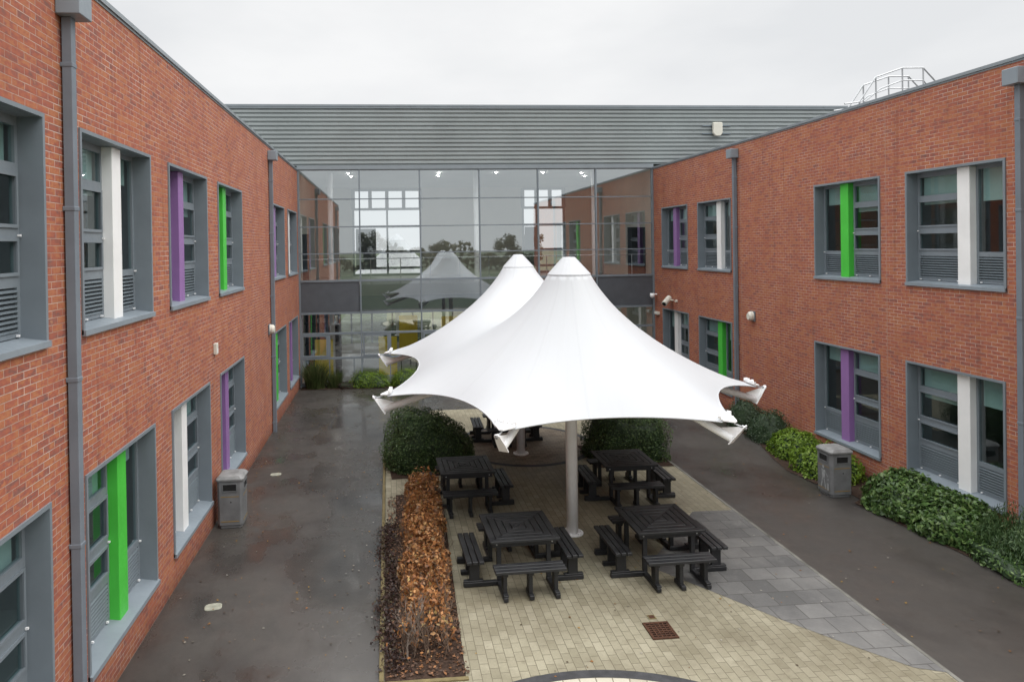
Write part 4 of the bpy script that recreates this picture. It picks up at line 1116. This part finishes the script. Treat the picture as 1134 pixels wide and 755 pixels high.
def spiky(name, label, cx, cy, hx, hy, hz, n, mat, wid=.008, flop=.5):
    t = thing(name, label, 'shrub', (cx, cy, 0))
    a = rng.uniform(0, 2*np.pi, n); r = np.sqrt(rng.random(n))
    base = np.stack([np.cos(a)*r*hx*.75, np.sin(a)*r*hy*.8, np.zeros(n)], 1)
    h = hz*rng.uniform(.55, 1.05, n)*(1-.35*r**2)
    lean = np.stack([np.cos(a)*r*flop*.5+rng.normal(size=n)*.13, np.sin(a)*r*flop*.5+rng.normal(size=n)*.13], 1)
    P1 = base+np.stack([lean[:, 0]*h*.35, lean[:, 1]*h*.35, h*.6], 1); P2 = base+np.stack([lean[:, 0]*h*1.1, lean[:, 1]*h*1.1, h], 1)
    s = unit(np.stack([rng.normal(size=n), rng.normal(size=n), np.zeros(n)], 1))*wid
    v = np.stack([base-s, base+s, P1-s*.9, P1+s*.9, P2-s*.15, P2+s*.15], 1).reshape(-1, 3)
    k = np.arange(n)[:, None]*6
    f = np.concatenate([k+np.array([[0, 1, 3, 2]]), k+np.array([[2, 3, 5, 4]])])
    np_mesh('blades', v, f, mat, t); return t
def needle_shrub(label, cx, cy, hx, hy, hz, seed):
    t = spiky('rosemary_bush', label, cx, cy, hx, hy, hz, 420, M['lf_spike'], .006, .8)
    n = 5200; q = rng.integers(0, 420, n)
    a = rng.uniform(0, 2*np.pi, n); r = np.sqrt(rng.random(n)); z = rng.random(n)**.7
    P = np.stack([np.cos(a)*r*hx, np.sin(a)*r*hy, .04+z*hz*(1-.45*r**2)*(1+.18*np.sin(a*5+seed))], 1)
    dr = np.stack([np.cos(a)*r*.6, np.sin(a)*r*.6, np.full(n, 1.2)], 1)
    leaves('foliage', P, .085, M['lf_spike'], t, .16, np.stack([np.cos(a), np.sin(a), np.full(n, .3)], 1), .6, dr, .1)
    return t
needle_shrub('green rosemary-like bush with upright needles, beside the near right drainpipe', 10.35, 10.2, .5, .72, .86, 1)
needle_shrub('green needle-leaved bush at the right edge of the photo in the near right bed', 10.4, 9.0, .5, .72, .8, 2)
blob_hedge('low_shrub', 'low straggly green plant at the path edge below the rosemary-like bush', 9.98, 10.15, .3, .75, .26, 900, .07, M['lf_mid'], 33, None, 'shrub', 2.2, .4, .3)
spiky('grass_clump', 'tall wispy grass clump at the foot of the glazed hall beside the left brick wall', -2.85, 26.4, .5, .3, 1.15, 900, M['lf_grass'], .009, .6)
spiky('grass_clump', 'shorter wispy grass clump between the tall grass and the lime shrub', -2.15, 26.4, .35, .25, .75, 500, M['lf_grass'], .008, .6)
shrub('lime_shrub', 'bright green shrub at the foot of the glazed hall, left of the canopy', -.75, 26.35, .75, .35, .58, 2200, .07, M['lf_lime'], 41, .4, .2)
shrub('lime_shrub', 'bright green shrub at the foot of the glazed hall, behind the canopy tip', .7, 26.35, .7, .35, .6, 2000, .07, M['lf_lime'], 42, .4, .2)
shrub('dark_shrub', 'low dark plant between grass and lime shrub at the foot of the glazed hall', -1.65, 26.3, .4, .25, .22, 700, .05, M['lf_red'], 43)

# fallen leaves on the tarmac and paving (uncountable)
n = 300
X = np.concatenate([rng.uniform(-3.3, -.15, 150), rng.uniform(0.9, 6.8, 60), rng.uniform(7, 9.8, 55), -.3-np.abs(rng.normal(size=35))*.5, rng.uniform(-3.3, -.2, 130), rng.uniform(1, 9.5, 110)])
Y = np.concatenate([rng.uniform(8, 22, 150), rng.uniform(8.2, 14, 60), rng.uniform(8.5, 18, 55), rng.uniform(8.2, 15, 35), rng.uniform(7.6, 18, 130), rng.uniform(7.8, 17, 110)])
o = leaves('fallen_leaves', np.stack([X, Y, np.full(len(X), .006)], 1), .040, M['lf_fall'], None, .7, np.array([[0, 0, 4.]]), .4, None, .1)
tag(o, 'scattered fallen leaves and bits on the paths', 'fallen leaves', kind='stuff')

# ------------------------------------------------------------------ trees behind the camera (mirrored in the glass) and beyond the hall
def make_tree(h, seed):
    rs = random.Random(seed)
    t = thing('bare_tree', 'x', 'tree')
    b = MB(); b.tube([(0, 0, -.03), (.05, .02, h*.25), (-.05, .05, h*.5), (0, 0, h*.85)], [h*.03, h*.024, h*.016, h*.004], 8)
    cl = []
    for k in range(14):
        z0 = h*rs.uniform(.25, .7); a_ = rs.uniform(0, 6.28); l = h*rs.uniform(.18, .34)
        e = Vector((math.cos(a_)*l, math.sin(a_)*l, z0+l*rs.uniform(.3, .9))); b.tube([(0, 0, z0), tuple(e*.5+Vector((0, 0, z0*.5))), tuple(e)], [h*.011, h*.007, h*.002], 5); cl.append(e)
    cl.append(Vector((0, 0, h*.9)))
    b.build('trunk', M['bark'], t)
    Ps = []
    for e in cl:
        m_ = 190; d = rng.normal(size=(m_, 3)); d = unit(d)*(rng.random(m_)**.5)[:, None]*h*rs.uniform(.11, .18); Ps.append(d+np.array(e))
    leaves('crown', np.concatenate(Ps), h*.05, M['lf_tree'], t, .8)
    return t
tp = [make_tree(9, 1), make_tree(7, 2)]
kinds = ['tall thin-leaved autumn tree', 'broad low autumn tree']
where = [(-52, -92, 1.1), (-31, -98, .9), (-14, -90, .8), (-3, -96, 1.25), (12, -93, .75), (27, -97, 1.1), (44, -92, .95), (-12, 135, 1.0), (14, 134, .9), (30, 140, 1.1)]
n = 9000; xx = rng.uniform(-120, 130, n)
tp_ = 4.2+1.6*np.sin(xx*.13)+1.1*np.sin(xx*.41+1)+.7*np.sin(xx*1.1)
o = leaves('far_wood', np.stack([xx, -104+rng.normal(size=n)*1.6, tp_*rng.random(n)**.7], 1), 1.1, M['lf_tree'], None, .8, np.array([[0, .6, .5]]))
tag(o, 'dense band of dark trees across the far field, mirrored in the hall glass', 'wood', kind='stuff')
used_ = set()
for i, (x, y, s_) in enumerate(where):
    k = i % 2
    o = tp[k] if k not in used_ else copy_tree(tp[k]); used_.add(k)
    o.location = (x, y, 0); o.scale = (s_, s_, s_); o.rotation_euler = (0, 0, i*1.3)
    back = y < 0
    o['label'] = kinds[k]+(' on the field facing the glass, mirrored in it' if back else ' on the field beyond the hall'); o['group'] = kinds[k]+('s mirrored in the glass' if back else 's beyond the hall')
